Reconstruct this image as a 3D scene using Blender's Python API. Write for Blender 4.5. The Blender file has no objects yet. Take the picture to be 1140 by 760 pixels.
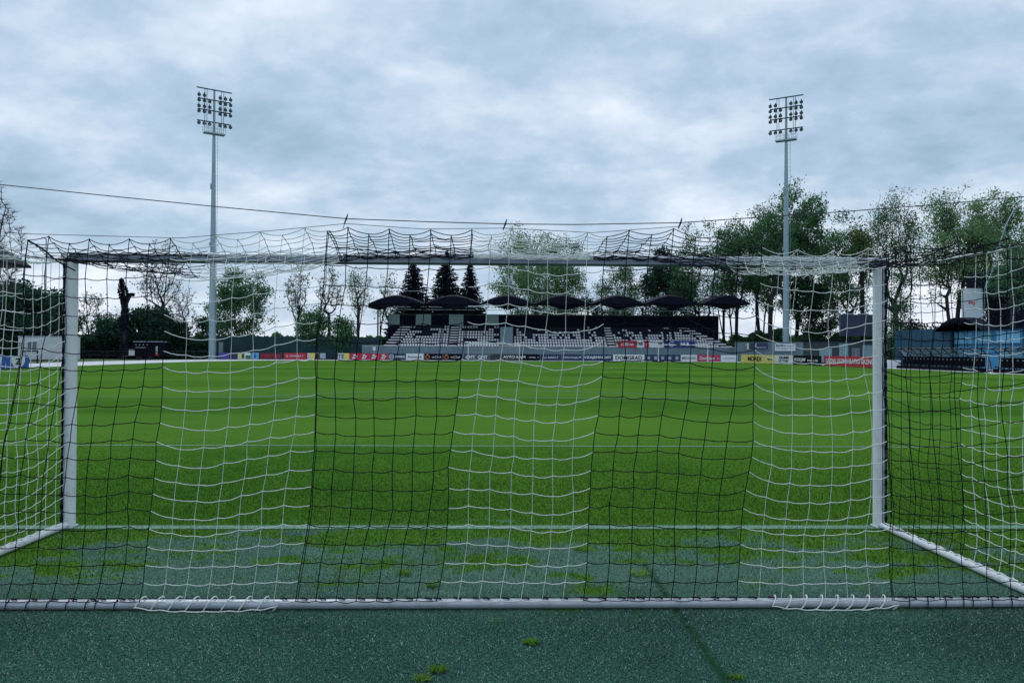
import bpy, math, random
import numpy as np
from mathutils import Vector, Matrix, noise as mnoise
from math import pi, sin, cos, sqrt, radians

random.seed(7)
RNG = np.random.default_rng(7)
scene = bpy.context.scene
col = scene.collection

# ------------------------------------------------------------------ camera
F = 859.0
CAMZ = 1.63
YAW, PITCH, ROLL = 1.27, 0.63, 0.28
RM = (Matrix.Rotation(radians(-YAW), 3, 'Z') @ Matrix.Rotation(radians(90 + PITCH), 3, 'X')
      @ Matrix.Rotation(radians(ROLL), 3, 'Z'))
cam_d = bpy.data.cameras.new('camera')
cam_d.lens = 36 * F / 1140
cam_d.sensor_width = 36
cam_d.clip_start = 0.05
cam_d.clip_end = 6000
cam = bpy.data.objects.new('camera', cam_d)
col.objects.link(cam)
cam.matrix_world = Matrix.Translation((0, 0, CAMZ)) @ RM.to_4x4()
scene.camera = cam
scene.render.resolution_x = 1024
scene.render.resolution_y = 682


def P(px, py, Y):
    d = RM @ Vector(((px - 570) / F, -(py - 380) / F, -1))
    s = Y / d.y
    return Vector((d.x * s, Y, CAMZ + d.z * s))


def PX(px, X, py=400):
    """point on the plane x = X seen at picture column px"""
    d = RM @ Vector(((px - 570) / F, -(py - 380) / F, -1))
    s = X / d.x
    return Vector((X, d.y * s, CAMZ + d.z * s))


# ------------------------------------------------------------------ world, sun
scene.view_settings.view_transform = 'Standard'
scene.view_settings.look = 'None'
scene.view_settings.gamma = 1
scene.view_settings.exposure = 0.4
scene.view_settings.use_curve_mapping = False
SUN_EL, SUN_ROT = radians(58), radians(-35)
world = bpy.data.worlds.new('World')
scene.world = world
world.use_nodes = True
nt = world.node_tree
nt.nodes.clear()


def N(tree, typ, **kw):
    n = tree.nodes.new(typ)
    for k, v in kw.items():
        if hasattr(n, k):
            setattr(n, k, v)
        else:
            n.inputs[k].default_value = v
    return n


def L(tree, a, b):
    tree.links.new(a, b)


def mth(tree, op, a, b=None, c=None, clamp=False):
    n = tree.nodes.new('ShaderNodeMath')
    n.operation = op
    n.use_clamp = clamp
    for i, v in enumerate((a, b, c)):
        if v is None:
            continue
        if isinstance(v, (int, float)):
            n.inputs[i].default_value = v
        else:
            tree.links.new(v, n.inputs[i])
    return n.outputs[0]


def ramp(tree, fac, stops, interp='LINEAR'):
    r = tree.nodes.new('ShaderNodeValToRGB')
    r.color_ramp.interpolation = interp
    e = r.color_ramp.elements
    while len(e) > 1:
        e.remove(e[0])
    e[0].position = stops[0][0]
    e[0].color = tuple(stops[0][1]) + (1,) if len(stops[0][1]) == 3 else stops[0][1]
    for p, c in stops[1:]:
        x = e.new(p)
        x.color = tuple(c) + (1,)
    tree.links.new(fac, r.inputs[0])
    return r.outputs[0]


def mix(tree, fac, a, b, blend='MIX'):
    m = tree.nodes.new('ShaderNodeMix')
    m.data_type = 'RGBA'
    m.blend_type = blend
    for s, v in ((m.inputs[0], fac), (m.inputs[6], a), (m.inputs[7], b)):
        if isinstance(v, (int, float)):
            s.default_value = v
        elif isinstance(v, (tuple, list)):
            s.default_value = tuple(v) + (1,) if len(v) == 3 else v
        else:
            tree.links.new(v, s)
    return m.outputs[2]


def noise(tree, vec, scale, detail=4, rough=0.55, dist=0.0):
    n = tree.nodes.new('ShaderNodeTexNoise')
    n.inputs['Scale'].default_value = scale
    n.inputs['Detail'].default_value = detail
    n.inputs['Roughness'].default_value = rough
    n.inputs['Distortion'].default_value = dist
    if vec is not None:
        tree.links.new(vec, n.inputs['Vector'])
    return n.outputs['Fac']


sky = N(nt, 'ShaderNodeTexSky', sky_type='NISHITA', sun_disc=False, sun_elevation=SUN_EL,
        sun_rotation=SUN_ROT, altitude=300, air_density=1.0, dust_density=3.0, ozone_density=2.0)
tc = N(nt, 'ShaderNodeTexCoord')
sep = N(nt, 'ShaderNodeSeparateXYZ')
L(nt, tc.outputs['Generated'], sep.inputs[0])
zz = mth(nt, 'ADD', mth(nt, 'MAXIMUM', sep.outputs[2], 0.0), 0.30)
comb = N(nt, 'ShaderNodeCombineXYZ')
L(nt, mth(nt, 'DIVIDE', sep.outputs[0], zz), comb.inputs[0])
L(nt, mth(nt, 'DIVIDE', sep.outputs[1], zz), comb.inputs[1])
comb.inputs[2].default_value = 3.7
mpc = N(nt, 'ShaderNodeMapping')
mpc.inputs['Rotation'].default_value = (0, 0, 0.5)
mpc.inputs['Scale'].default_value = (0.9, 1.0, 1)
L(nt, comb.outputs[0], mpc.inputs[0])
n1 = noise(nt, mpc.outputs[0], 1.5, 10, 0.54, 0.0)
n2 = noise(nt, mpc.outputs[0], 5.0, 9, 0.62, 0.1)
nn = mth(nt, 'ADD', mth(nt, 'MULTIPLY', n1, 0.68), mth(nt, 'MULTIPLY', n2, 0.32))
elev = sep.outputs[2]
nn = mth(nt, 'ADD', mth(nt, 'MULTIPLY', mth(nt, 'SUBTRACT', nn, 0.5), 1.4), 0.505)
# heavier grey low over the trees, paler again on the very horizon and overhead
bias = ramp(nt, elev, [(0.0, (0.66,) * 3), (0.06, (0.62,) * 3), (0.13, (0.49,) * 3), (0.24, (0.48,) * 3), (0.42, (0.56,) * 3), (1.0, (0.6,) * 3)])
nn = mth(nt, 'ADD', nn, mth(nt, 'SUBTRACT', bias, 0.5))
cc = ramp(nt, nn, [(0.26, (2.1, 3.2, 4.25)), (0.38, (2.75, 3.95, 5.1)), (0.48, (3.65, 4.8, 6.05)), (0.56, (4.75, 5.7, 6.85)), (0.64, (5.9, 6.65, 7.65)), (0.76, (7.9, 8.3, 9.0))])
skyc = mix(nt, 0.93, sky.outputs[0], cc)
bg = N(nt, 'ShaderNodeBackground')
bg.inputs['Strength'].default_value = 0.1
L(nt, skyc, bg.inputs['Color'])
wo = N(nt, 'ShaderNodeOutputWorld')
L(nt, bg.outputs[0], wo.inputs[0])

sun_d = bpy.data.lights.new('sun', 'SUN')
sun_d.energy = 0.7
sun_d.angle = radians(25)
sun_d.color = (1.0, 0.97, 0.92)
sun = bpy.data.objects.new('sun', sun_d)
col.objects.link(sun)
sd = Vector((sin(SUN_ROT) * cos(SUN_EL), cos(SUN_ROT) * cos(SUN_EL), sin(SUN_EL)))
sun.rotation_euler = sd.to_track_quat('Z', 'Y').to_euler()

# ------------------------------------------------------------------ materials
MATS = {}


def newmat(name):
    m = bpy.data.materials.new(name)
    m.use_nodes = True
    MATS[name] = m
    return m, m.node_tree, m.node_tree.nodes['Principled BSDF']


def pmat(name, c, rough=0.6, metal=0.0, var=0.25, scale=3.0, spec=0.4, bump=0.0, grime=None):
    m, t, b = newmat(name)
    tcn = N(t, 'ShaderNodeTexCoord')
    f = noise(t, tcn.outputs['Object'], scale, 5, 0.6)
    lo = tuple(x * (1 - var) for x in c)
    hi = tuple(min(1, x * (1 + var)) for x in c)
    cr = ramp(t, f, [(0.3, lo), (0.7, hi)])
    if grime:
        g = noise(t, tcn.outputs['Object'], scale * 4.3, 6, 0.7)
        gm = ramp(t, g, [(0.52, (0, 0, 0)), (0.68, (1, 1, 1))])
        cr = mix(t, mth(t, 'MULTIPLY', gm, grime[1]), cr, grime[0])
    L(t, cr, b.inputs['Base Color'])
    b.inputs['Roughness'].default_value = rough
    b.inputs['Metallic'].default_value = metal
    b.inputs['Specular IOR Level'].default_value = spec
    if bump:
        bp = N(t, 'ShaderNodeBump')
        bp.inputs['Strength'].default_value = bump
        L(t, noise(t, tcn.outputs['Object'], scale * 8, 4), bp.inputs['Height'])
        L(t, bp.outputs[0], b.inputs['Normal'])
    return m


GZ = 2.44
GX = -0.14
GY = 7.1           # goal line
BY = 4.88          # back bar
FARY = GY + 105

pmat('white_paint', (0.68, 0.73, 0.78), 0.38, var=0.06, scale=2.5, grime=((0.34, 0.38, 0.36), 0.45))
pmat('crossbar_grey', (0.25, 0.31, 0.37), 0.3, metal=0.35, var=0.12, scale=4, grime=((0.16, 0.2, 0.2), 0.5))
pmat('steel_bar', (0.42, 0.47, 0.53), 0.35, metal=0.3, var=0.15, scale=5, grime=((0.2, 0.24, 0.22), 0.5))
pmat('bar_white', (0.66, 0.70, 0.76), 0.4, var=0.1, scale=5, grime=((0.25, 0.3, 0.26), 0.5))
pmat('dark_blue_grey', (0.12, 0.15, 0.2), 0.5)
pmat('clip_black', (0.006, 0.007, 0.016), 0.5, spec=0.08)
pmat('twine_black', (0.003, 0.004, 0.014), 0.75, var=0.3, scale=30, spec=0.08)
pmat('twine_white', (0.62, 0.68, 0.68), 0.8, var=0.15, scale=30)
pmat('cable', (0.02, 0.025, 0.045), 0.5)
pmat('mast_grey', (0.26, 0.37, 0.43), 0.5, metal=0.2, var=0.1, scale=0.4)
pmat('lamp_dark', (0.030, 0.048, 0.070), 0.5, spec=0.08)
pmat('navy', (0.003, 0.005, 0.020), 0.6, spec=0.08)
pmat('canopy_dark', (0.004, 0.007, 0.018), 0.6, var=0.3, scale=0.8, spec=0.08)
pmat('near_black', (0.003, 0.004, 0.010), 0.6, spec=0.08)
pmat('concrete_teal', (0.14, 0.21, 0.26), 0.8, var=0.18, scale=0.8, grime=((0.09, 0.14, 0.17), 0.5))
pmat('concrete_pale', (0.46, 0.50, 0.54), 0.85, var=0.15, scale=0.7, grime=((0.25, 0.3, 0.3), 0.5))
pmat('concrete_dark', (0.04, 0.055, 0.10), 0.85, var=0.2, scale=0.9)
pmat('seat_white', (0.68, 0.72, 0.78), 0.5, var=0.08)
pmat('seat_dark', (0.004, 0.006, 0.018), 0.5, spec=0.08)
pmat('window_grey', (0.20, 0.32, 0.36), 0.2, var=0.15, scale=0.6)
pmat('green_screen', (0.010, 0.040, 0.052), 0.8, var=0.35, scale=0.6)
pmat('rail_dark', (0.03, 0.045, 0.06), 0.6)
pmat('container_white', (0.55, 0.61, 0.66), 0.6, var=0.08, scale=0.7, grime=((0.35, 0.4, 0.42), 0.4))
pmat('blue_board', (0.03, 0.10, 0.42), 0.5, var=0.1)
pmat('blue_wall', (0.035, 0.20, 0.38), 0.35, var=0.3, scale=0.5)
pmat('teal_wall', (0.008, 0.055, 0.10), 0.6, var=0.3, scale=0.6)
pmat('red_board', (0.42, 0.02, 0.05), 0.5, var=0.1)
pmat('pink_board', (0.40, 0.035, 0.09), 0.5, var=0.1)
pmat('dark_red', (0.10, 0.012, 0.035), 0.5, var=0.4, scale=2)
pmat('purple_board', (0.07, 0.05, 0.30), 0.5, var=0.1)
pmat('yellow_board', (0.62, 0.55, 0.16), 0.5, var=0.08)
pmat('pale_yellow', (0.52, 0.55, 0.30), 0.5, var=0.1)
pmat('white_board', (0.62, 0.68, 0.72), 0.5, var=0.05)
pmat('grey_board', (0.30, 0.36, 0.45), 0.5)
pmat('gantry_dark', (0.003,0.006,0.016), 0.6, var=0.2, spec=0.08)
pmat('navy_board', (0.012, 0.03, 0.085), 0.5, var=0.2)
pmat('ink', (0.012, 0.014, 0.03), 0.6)
pmat('white_ink', (0.65, 0.70, 0.75), 0.6, var=0.03)
pmat('orange_ink', (0.55, 0.16, 0.06), 0.6)
pmat('red_ink', (0.55, 0.05, 0.05), 0.6)
pmat('green_ink', (0.03, 0.16, 0.10), 0.6)
pmat('lightblue_ink', (0.12, 0.36, 0.56), 0.6)
pmat('bark', (0.028, 0.030, 0.036), 0.9, var=0.35, scale=1.5)
pmat('bark_pale', (0.06, 0.065, 0.065), 0.9, var=0.35, scale=1.5)
pmat('rubber', (0.01, 0.01, 0.015), 0.8)
pmat('glass_lamp', (0.10, 0.15, 0.2), 0.15)

m, t, b = newmat('polycarbonate')
b.inputs['Base Color'].default_value = (0.42, 0.55, 0.62, 1)
b.inputs['Roughness'].default_value = 0.2
b.inputs['Transmission Weight'].default_value = 0.0
b.inputs['Alpha'].default_value = 0.45


def leafmat(name, c1, c2, c3):
    m, t, b = newmat(name)
    g = N(t, 'ShaderNodeNewGeometry')
    f1 = noise(t, g.outputs['Position'], 0.55, 3, 0.6)
    f2 = noise(t, g.outputs['Position'], 4.0, 2, 0.5)
    r = N(t, 'ShaderNodeMath', operation='ADD')
    f = mth(t, 'ADD', mth(t, 'MULTIPLY', f1, 0.6), mth(t, 'MULTIPLY', f2, 0.4))
    t.nodes.remove(r)
    c = ramp(t, f, [(0.36, c1), (0.5, c2), (0.64, c3)])
    L(t, c, b.inputs['Base Color'])
    b.inputs['Roughness'].default_value = 0.6
    b.inputs['Specular IOR Level'].default_value = 0.15
    tr = N(t, 'ShaderNodeBsdfTranslucent')
    L(t, c, tr.inputs['Color'])
    mx = N(t, 'ShaderNodeMixShader')
    mx.inputs[0].default_value = 0.42
    out = t.nodes['Material Output']
    L(t, b.outputs[0], mx.inputs[1])
    L(t, tr.outputs[0], mx.inputs[2])
    L(t, mx.outputs[0], out.inputs[0])
    return m


leafmat('leaf_mid', (0.036, 0.105, 0.055), (0.072, 0.185, 0.085), (0.135, 0.28, 0.115))
leafmat('leaf_dark', (0.012, 0.042, 0.036), (0.024, 0.080, 0.052), (0.05, 0.13, 0.07))
leafmat('leaf_pale', (0.08, 0.18, 0.085), (0.15, 0.28, 0.125), (0.23, 0.38, 0.17))
leafmat('leaf_spruce', (0.003, 0.009, 0.022), (0.005, 0.014, 0.026), (0.009, 0.022, 0.034))
leafmat('leaf_yellow', (0.06, 0.09, 0.03), (0.12, 0.14, 0.04), (0.18, 0.19, 0.05))
leafmat('weed', (0.06, 0.16, 0.012), (0.12, 0.27, 0.02), (0.24, 0.44, 0.04))


# ground: natural grass with mowing bands, bleeding into teal artificial turf behind the goal
def grass_common(name, blades=False):
    m, t, b = newmat(name)
    g = N(t, 'ShaderNodeNewGeometry')
    sp = N(t, 'ShaderNodeSeparateXYZ')
    L(t, g.outputs['Position'], sp.inputs[0])
    pos = g.outputs['Position']
    fl = N(t, 'ShaderNodeCombineXYZ')
    L(t, sp.outputs[0], fl.inputs[0])
    L(t, sp.outputs[1], fl.inputs[1])
    pos = fl.outputs[0]
    # mowing bands across the pitch, 5.5 m each
    w = mth(t, 'SINE', mth(t, 'MULTIPLY', mth(t, 'SUBTRACT', sp.outputs[1], GY), -pi / 5.5))
    band = mth(t, 'ADD', mth(t, 'MULTIPLY', mth(t, 'MULTIPLY', w, 5.0, clamp=False), 0.5), 0.5, clamp=True)
    big = noise(t, pos, 0.09, 4, 0.6)
    med = noise(t, pos, 1.4, 5, 0.65)
    fine = noise(t, pos, 55, 3, 0.75)
    mp = N(t, 'ShaderNodeMapping')
    mp.inputs['Scale'].default_value = (1.0, 0.25, 1)
    L(t, pos, mp.inputs[0])
    fib = noise(t, mp.outputs[0], 160, 2, 0.8)
    c = ramp(t, mth(t, 'ADD', mth(t, 'MULTIPLY', med, 0.6), mth(t, 'MULTIPLY', fine, 0.4)),
             [(0.28, (0.027, 0.090, 0.012)), (0.5, (0.045, 0.128, 0.017)), (0.72, (0.070, 0.172, 0.027))])
    c = mix(t, mth(t, 'MULTIPLY', band, 0.45), c, (0.090, 0.210, 0.034))
    c = mix(t, ramp(t, big, [(0.42, (0, 0, 0)), (0.60, (0.5,) * 3)]), c, (0.092, 0.195, 0.024))
    # ragged grass edge near the goal line
    an = N(t, 'ShaderNodeAttribute')
    an.attribute_name = 'natural'
    tmask = ramp(t, mth(t, 'ADD', mth(t, 'ADD', mth(t, 'MULTIPLY', an.outputs['Fac'], .36), .5), mth(t, 'MULTIPLY', mth(t, 'SUBTRACT', fine, .5), .9)), [(0.38, (0, 0, 0)), (0.72, (1, 1, 1))])     # 1 = natural grass
    tf = mth(t, 'ADD', mth(t, 'MULTIPLY', fine, 0.45), mth(t, 'MULTIPLY', fib, 0.55))
    tcx = ramp(t, tf, [(0.36, (0.007, 0.030, 0.025)), (0.47, (0.024, 0.076, 0.061)), (0.57, (0.058, 0.145, 0.115)), (0.68, (0.23, 0.34, 0.26))])
    tb = ramp(t, noise(t, pos, 0.8, 4, 0.6), [(0.35, (0.72,) * 3), (0.65, (1.1,) * 3)])
    tcx = mix(t, 1.0, tcx, tb, 'MULTIPLY')
    grazing_light = ramp(t, mth(t, 'ADD', sp.outputs[1], mth(t, 'MULTIPLY', noise(t, pos, 1.3, 5, .7), 1.2)), [(0.0, (0, 0, 0)), (1.0, (1, 1, 1))])
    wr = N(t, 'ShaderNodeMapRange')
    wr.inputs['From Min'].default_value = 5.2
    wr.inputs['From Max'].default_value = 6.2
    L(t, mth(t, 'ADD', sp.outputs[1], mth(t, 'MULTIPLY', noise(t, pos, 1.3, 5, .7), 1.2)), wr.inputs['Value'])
    t.nodes.remove(grazing_light.node)
    tcx = mix(t, mth(t, 'MULTIPLY', wr.outputs[0], .50), tcx, (0.16, 0.30, 0.225))  # brightness of the grazing view painted into the carpet inside the goal
    # green seam in the carpet running away from the camera
    sx = mth(t, 'ABSOLUTE', mth(t, 'SUBTRACT', mth(t, 'ADD', sp.outputs[0], mth(t, 'MULTIPLY', noise(t, pos, 2.5, 3), 0.04)), 1.17))
    seam = ramp(t, sx, [(0.0, (0.95,) * 3), (0.05, (0.0,) * 3)])
    tcx = mix(t, seam, tcx, (0.012, 0.045, 0.020))
    c = mix(t, tmask, tcx, c)
    L(t, c, b.inputs['Base Color'])
    b.inputs['Roughness'].default_value = 0.75
    b.inputs['Specular IOR Level'].default_value = 0.0
    if not blades:
        bp = N(t, 'ShaderNodeBump')
        bp.inputs['Strength'].default_value = 0.5
        bp.inputs['Distance'].default_value = 0.02
        L(t, tf, bp.inputs['Height'])
        L(t, bp.outputs[0], b.inputs['Normal'])
    return m


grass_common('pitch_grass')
m, t, b = newmat('turf_blade')
g = N(t, 'ShaderNodeNewGeometry')
rnd = g.outputs['Random Per Island']
c = ramp(t, rnd, [(0.0, (0.004, 0.022, 0.018)), (0.5, (0.020, 0.068, 0.055)), (0.82, (0.072, 0.170, 0.137)), (1.0, (0.44, 0.58, 0.46))])
spw = N(t, 'ShaderNodeSeparateXYZ')
L(t, g.outputs['Position'], spw.inputs[0])
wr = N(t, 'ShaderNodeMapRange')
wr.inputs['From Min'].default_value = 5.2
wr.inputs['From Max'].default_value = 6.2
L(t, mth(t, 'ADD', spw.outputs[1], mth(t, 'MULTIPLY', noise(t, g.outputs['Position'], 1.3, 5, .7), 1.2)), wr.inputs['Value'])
c = mix(t, mth(t, 'MULTIPLY', wr.outputs[0], .50), c, (0.17, 0.32, 0.24))  # fibres inside the goal coloured lighter to imitate grazing-angle brightness
big_ = ramp(t, noise(t, g.outputs['Position'], 0.9, 5, 0.65), [(0.35, (0.72,) * 3), (0.65, (1.18,) * 3)])
c = mix(t, 1.0, c, big_, 'MULTIPLY')
L(t, c, b.inputs['Base Color'])
b.inputs['Roughness'].default_value = 0.6
b.inputs['Specular IOR Level'].default_value = 0.12
m, t, b = newmat('grass_blade')
g = N(t, 'ShaderNodeNewGeometry')
c = ramp(t, g.outputs['Random Per Island'], [(0.0, (0.038, 0.112, 0.012)), (0.5, (0.055, 0.150, 0.018)), (0.95, (0.080, 0.190, 0.026)), (1.0, (0.14, 0.23, 0.06))])
spb = N(t, 'ShaderNodeSeparateXYZ')
L(t, g.outputs['Position'], spb.inputs[0])
ld = mth(t, 'ABSOLUTE', mth(t, 'SUBTRACT', spb.outputs[1], GY))
lm = ramp(t, mth(t, 'ADD', ld, mth(t, 'MULTIPLY', g.outputs['Random Per Island'], .05)), [(.05, (.8,) * 3), (.13, (0,) * 3)])
c = mix(t, lm, c, (0.26, 0.44, 0.38))
L(t, c, b.inputs['Base Color'])
b.inputs['Roughness'].default_value = 0.8
b.inputs['Specular IOR Level'].default_value = 0.0
m, t, b = newmat('line_paint')
g = N(t, 'ShaderNodeNewGeometry')
f = noise(t, g.outputs['Position'], 45, 4, 0.8)
c = ramp(t, f, [(0.36, (0.04, 0.13, 0.04)), (0.52, (0.13, 0.26, 0.18)), (0.7, (0.32, 0.46, 0.38))])
L(t, c, b.inputs['Base Color'])
b.inputs['Roughness'].default_value = 0.85
m, t, b = newmat('far_ground')
g = N(t, 'ShaderNodeNewGeometry')
f = noise(t, g.outputs['Position'], 0.15, 5, 0.7)
c = ramp(t, f, [(0.35, (0.03, 0.07, 0.03)), (0.65, (0.07, 0.13, 0.05))])
L(t, c, b.inputs['Base Color'])
b.inputs['Roughness'].default_value = 0.9
pmat('paving', (0.52, 0.56, 0.60), 0.9, var=0.15, scale=0.3, grime=((0.35, 0.38, 0.38), 0.5))


# ------------------------------------------------------------------ helpers
def tag(o, label=None, cat=None, group=None, kind=None):
    if label:
        o['label'] = label
    if cat:
        o['category'] = cat
    if group:
        o['group'] = group
    if kind:
        o['kind'] = kind
    return o


def empty(name, loc, label, cat, group=None, rz=0.0):
    o = bpy.data.objects.new(name, None)
    o.empty_display_size = 0.2
    col.objects.link(o)
    o.location = loc
    o.rotation_euler = (0, 0, rz)
    return tag(o, label, cat, group)


def link_mesh(name, me, parent=None, world_coords=True):
    o = bpy.data.objects.new(name, me)
    col.objects.link(o)
    if parent is not None:
        o.parent = parent
        if world_coords:   # mesh data is in world coordinates: move data into the parent's frame
            M_ = Matrix.Identity(4)
            q = parent
            while q is not None:
                M_ = Matrix.Translation(q.location) @ q.rotation_euler.to_matrix().to_4x4() @ M_
                q = q.parent
            me.transform(M_.inverted())
    return o


def mixed_mesh(name, V, faces, mats, parent=None, smooth=None):
    """faces: list of (m,k) arrays, one material slot each"""
    me = bpy.data.meshes.new(name)
    V = np.asarray(V, dtype=np.float32)
    me.vertices.add(len(V))
    me.vertices.foreach_set('co', V.ravel())
    loops = np.concatenate([f.ravel() for f in faces]).astype(np.int32)
    tot = np.concatenate([np.full(len(f), f.shape[1]) for f in faces]).astype(np.int32)
    mi = np.concatenate([np.full(len(f), i) for i, f in enumerate(faces)]).astype(np.int32)
    me.loops.add(len(loops))
    me.loops.foreach_set('vertex_index', loops)
    me.polygons.add(len(tot))
    me.polygons.foreach_set('loop_start', np.concatenate([[0], np.cumsum(tot)[:-1]]).astype(np.int32))
    me.polygons.foreach_set('loop_total', tot)
    me.polygons.foreach_set('material_index', mi)
    me.update(calc_edges=True)
    for mm in mats:
        me.materials.append(MATS[mm])
    return link_mesh(name, me, parent)


def np_mesh(name, V, Fc, mats, parent=None, midx=None, smooth=False, wc=True):
    """V (n,3), Fc (m,k) with constant k"""
    V = np.asarray(V, dtype=np.float32)
    Fc = np.asarray(Fc, dtype=np.int32)
    me = bpy.data.meshes.new(name)
    k = Fc.shape[1]
    me.vertices.add(len(V))
    me.vertices.foreach_set('co', V.ravel())
    me.loops.add(Fc.size)
    me.loops.foreach_set('vertex_index', Fc.ravel())
    me.polygons.add(len(Fc))
    me.polygons.foreach_set('loop_start', np.arange(0, Fc.size, k, dtype=np.int32))
    me.polygons.foreach_set('loop_total', np.full(len(Fc), k, dtype=np.int32))
    if midx is not None:
        me.polygons.foreach_set('material_index', np.asarray(midx, dtype=np.int32))
    if smooth:
        me.polygons.foreach_set('use_smooth', np.ones(len(Fc), dtype=bool))
    me.update(calc_edges=True)
    for mm in mats:
        me.materials.append(MATS[mm])
    return link_mesh(name, me, parent, wc)


class MB:
    """collects boxes, prisms, tubes (world coordinates, or thing coordinates when wc=False)"""

    def __init__(s):
        s.v, s.f, s.m, s.sm = [], [], [], []

    def add(s, vs, fs, mi=0, smooth=False):
        o = len(s.v)
        s.v += [tuple(v) for v in vs]
        s.f += [tuple(i + o for i in f) for f in fs]
        s.m += [mi] * len(fs)
        s.sm += [smooth] * len(fs)

    def box(s, x0, x1, y0, y1, z0, z1, mi=0, bev=0.0):
        if bev <= 0:
            vs = [(x, y, z) for z in (z0, z1) for y in (y0, y1) for x in (x0, x1)]
            fs = [(0, 2, 3, 1), (4, 5, 7, 6), (0, 1, 5, 4), (2, 6, 7, 3), (0, 4, 6, 2), (1, 3, 7, 5)]
            s.add(vs, fs, mi)
        else:
            import itertools
            b_ = bev
            ring = lambda z, i: [(x0 + i, y0 + b_, z), (x0 + b_, y0 + i, z), (x1 - b_, y0 + i, z), (x1 - i, y0 + b_, z),
                                 (x1 - i, y1 - b_, z), (x1 - b_, y1 - i, z), (x0 + b_, y1 - i, z), (x0 + i, y1 - b_, z)]
            rs = [ring(z0, b_ * .7), ring(z0 + b_, 0), ring(z1 - b_, 0), ring(z1, b_ * .7)]
            vs = sum(rs, [])
            fs = [tuple(range(7, -1, -1)), tuple(range(24, 32))]
            for k in range(3):
                for i in range(8):
                    j = (i + 1) % 8
                    fs.append((k * 8 + i, k * 8 + j, k * 8 + 8 + j, k * 8 + 8 + i))
            s.add(vs, fs, mi)

    def obox(s, c, ax, ay, az, mi=0):
        """oriented box: centre c and three half-axis vectors"""
        c, ax, ay, az = Vector(c), Vector(ax), Vector(ay), Vector(az)
        vs = [c + ax * i + ay * j + az * k for k in (-1, 1) for j in (-1, 1) for i in (-1, 1)]
        fs = [(0, 2, 3, 1), (4, 5, 7, 6), (0, 1, 5, 4), (2, 6, 7, 3), (0, 4, 6, 2), (1, 3, 7, 5)]
        s.add(vs, fs, mi)

    def tube(s, pts, r, n=8, mi=0, caps=True, smooth=True, sq=None):
        pts = [Vector(p) for p in pts]
        rs = r if isinstance(r, (list, tuple)) else [r] * len(pts)
        up = None
        rings = []
        for i, p in enumerate(pts):
            d = (pts[min(i + 1, len(pts) - 1)] - pts[max(i - 1, 0)])
            d = d.normalized() if d.length > 1e-9 else Vector((0, 0, 1))
            if up is None:
                up = d.orthogonal().normalized()
            up = (up - d * up.dot(d))
            up = up.normalized() if up.length > 1e-6 else d.orthogonal().normalized()
            bn = d.cross(up)
            rings.append([p + up * (rs[i] * cos(2 * pi * k / n)) + bn * (rs[i] * sin(2 * pi * k / n)) for k in range(n)])
        vs = [v for rg in rings for v in rg]
        fs = []
        for i in range(len(rings) - 1):
            for k in range(n):
                k2 = (k + 1) % n
                fs.append((i * n + k, i * n + k2, (i + 1) * n + k2, (i + 1) * n + k))
        s.add(vs, fs, mi, smooth)
        if caps:
            s.add(rings[0], [tuple(range(n - 1, -1, -1))], mi)
            s.add(rings[-1], [tuple(range(n))], mi)

    def prism(s, poly, axis, a0, a1, mi=0):
        """poly of 2D points extruded along axis ('x': (y,z), 'y': (x,z), 'z': (x,y))"""
        def mk(p, a):
            return {'x': (a, p[0], p[1]), 'y': (p[0], a, p[1]), 'z': (p[0], p[1], a)}[axis]
        n = len(poly)
        vs = [mk(p, a0) for p in poly] + [mk(p, a1) for p in poly]
        fs = [tuple(range(n - 1, -1, -1)), tuple(range(n, 2 * n))]
        fs += [(i, (i + 1) % n, n + (i + 1) % n, n + i) for i in range(n)]
        s.add(vs, fs, mi)

    def build(s, name, mats, parent=None, wc=True):
        if isinstance(mats, str):
            mats = [mats]
        me = bpy.data.meshes.new(name)
        me.from_pydata(s.v, [], s.f)
        me.polygons.foreach_set('material_index', s.m)
        me.polygons.foreach_set('use_smooth', s.sm)
        for mm in mats:
            me.materials.append(MATS[mm])
        me.update()
        return link_mesh(name, me, parent, wc)


def copy_tree(o, parent=None):
    c = o.copy()
    col.objects.link(c)
    if parent is not None:
        c.parent = parent
    for ch in list(o.children):
        copy_tree(ch, c)
    return c


def text_part(body, A, B, zc, size, mat, parent, name='lettering', off=0.02, align='CENTER', u=0.5, squeeze=None, shear=0.0, bold=0.0):
    """flat raised lettering on a board running from A to B (world xy), facing the side to the right of A->B"""
    A2, B2 = Vector((A[0], A[1], 0)), Vector((B[0], B[1], 0))
    d = (B2 - A2).normalized()
    nrm = Vector((d.y, -d.x, 0))
    cu = bpy.data.curves.new(name, 'FONT')
    cu.body = body
    cu.size = 1.0
    cu.extrude = 0.004
    cu.offset = bold
    cu.align_x = 'CENTER'
    cu.align_y = 'CENTER'
    cu.shear = shear
    cu.resolution_u = 3
    tmp = bpy.data.objects.new('tmp', cu)
    me = bpy.data.meshes.new_from_object(tmp)
    bpy.data.objects.remove(tmp)
    bpy.data.curves.remove(cu)
    xs = [v.co.x for v in me.vertices] or [0]
    ys = [v.co.y for v in me.vertices] or [0]
    w = max(xs) - min(xs)
    h = max(ys) - min(ys)
    cx, cy = (max(xs) + min(xs)) / 2, (max(ys) + min(ys)) / 2
    sh = size / max(h, 1e-6)
    sw = sh if squeeze is None else squeeze / max(w, 1e-6)
    c = A2.lerp(B2, u) + nrm * off + Vector((0, 0, zc))
    for v in me.vertices:
        p = c + d * ((v.co.x - cx) * sw) + Vector((0, 0, (v.co.y - cy) * sh)) + nrm * v.co.z
        v.co = p
    me.materials.clear()
    me.materials.append(MATS[mat])
    return link_mesh(name, me, parent)


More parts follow.
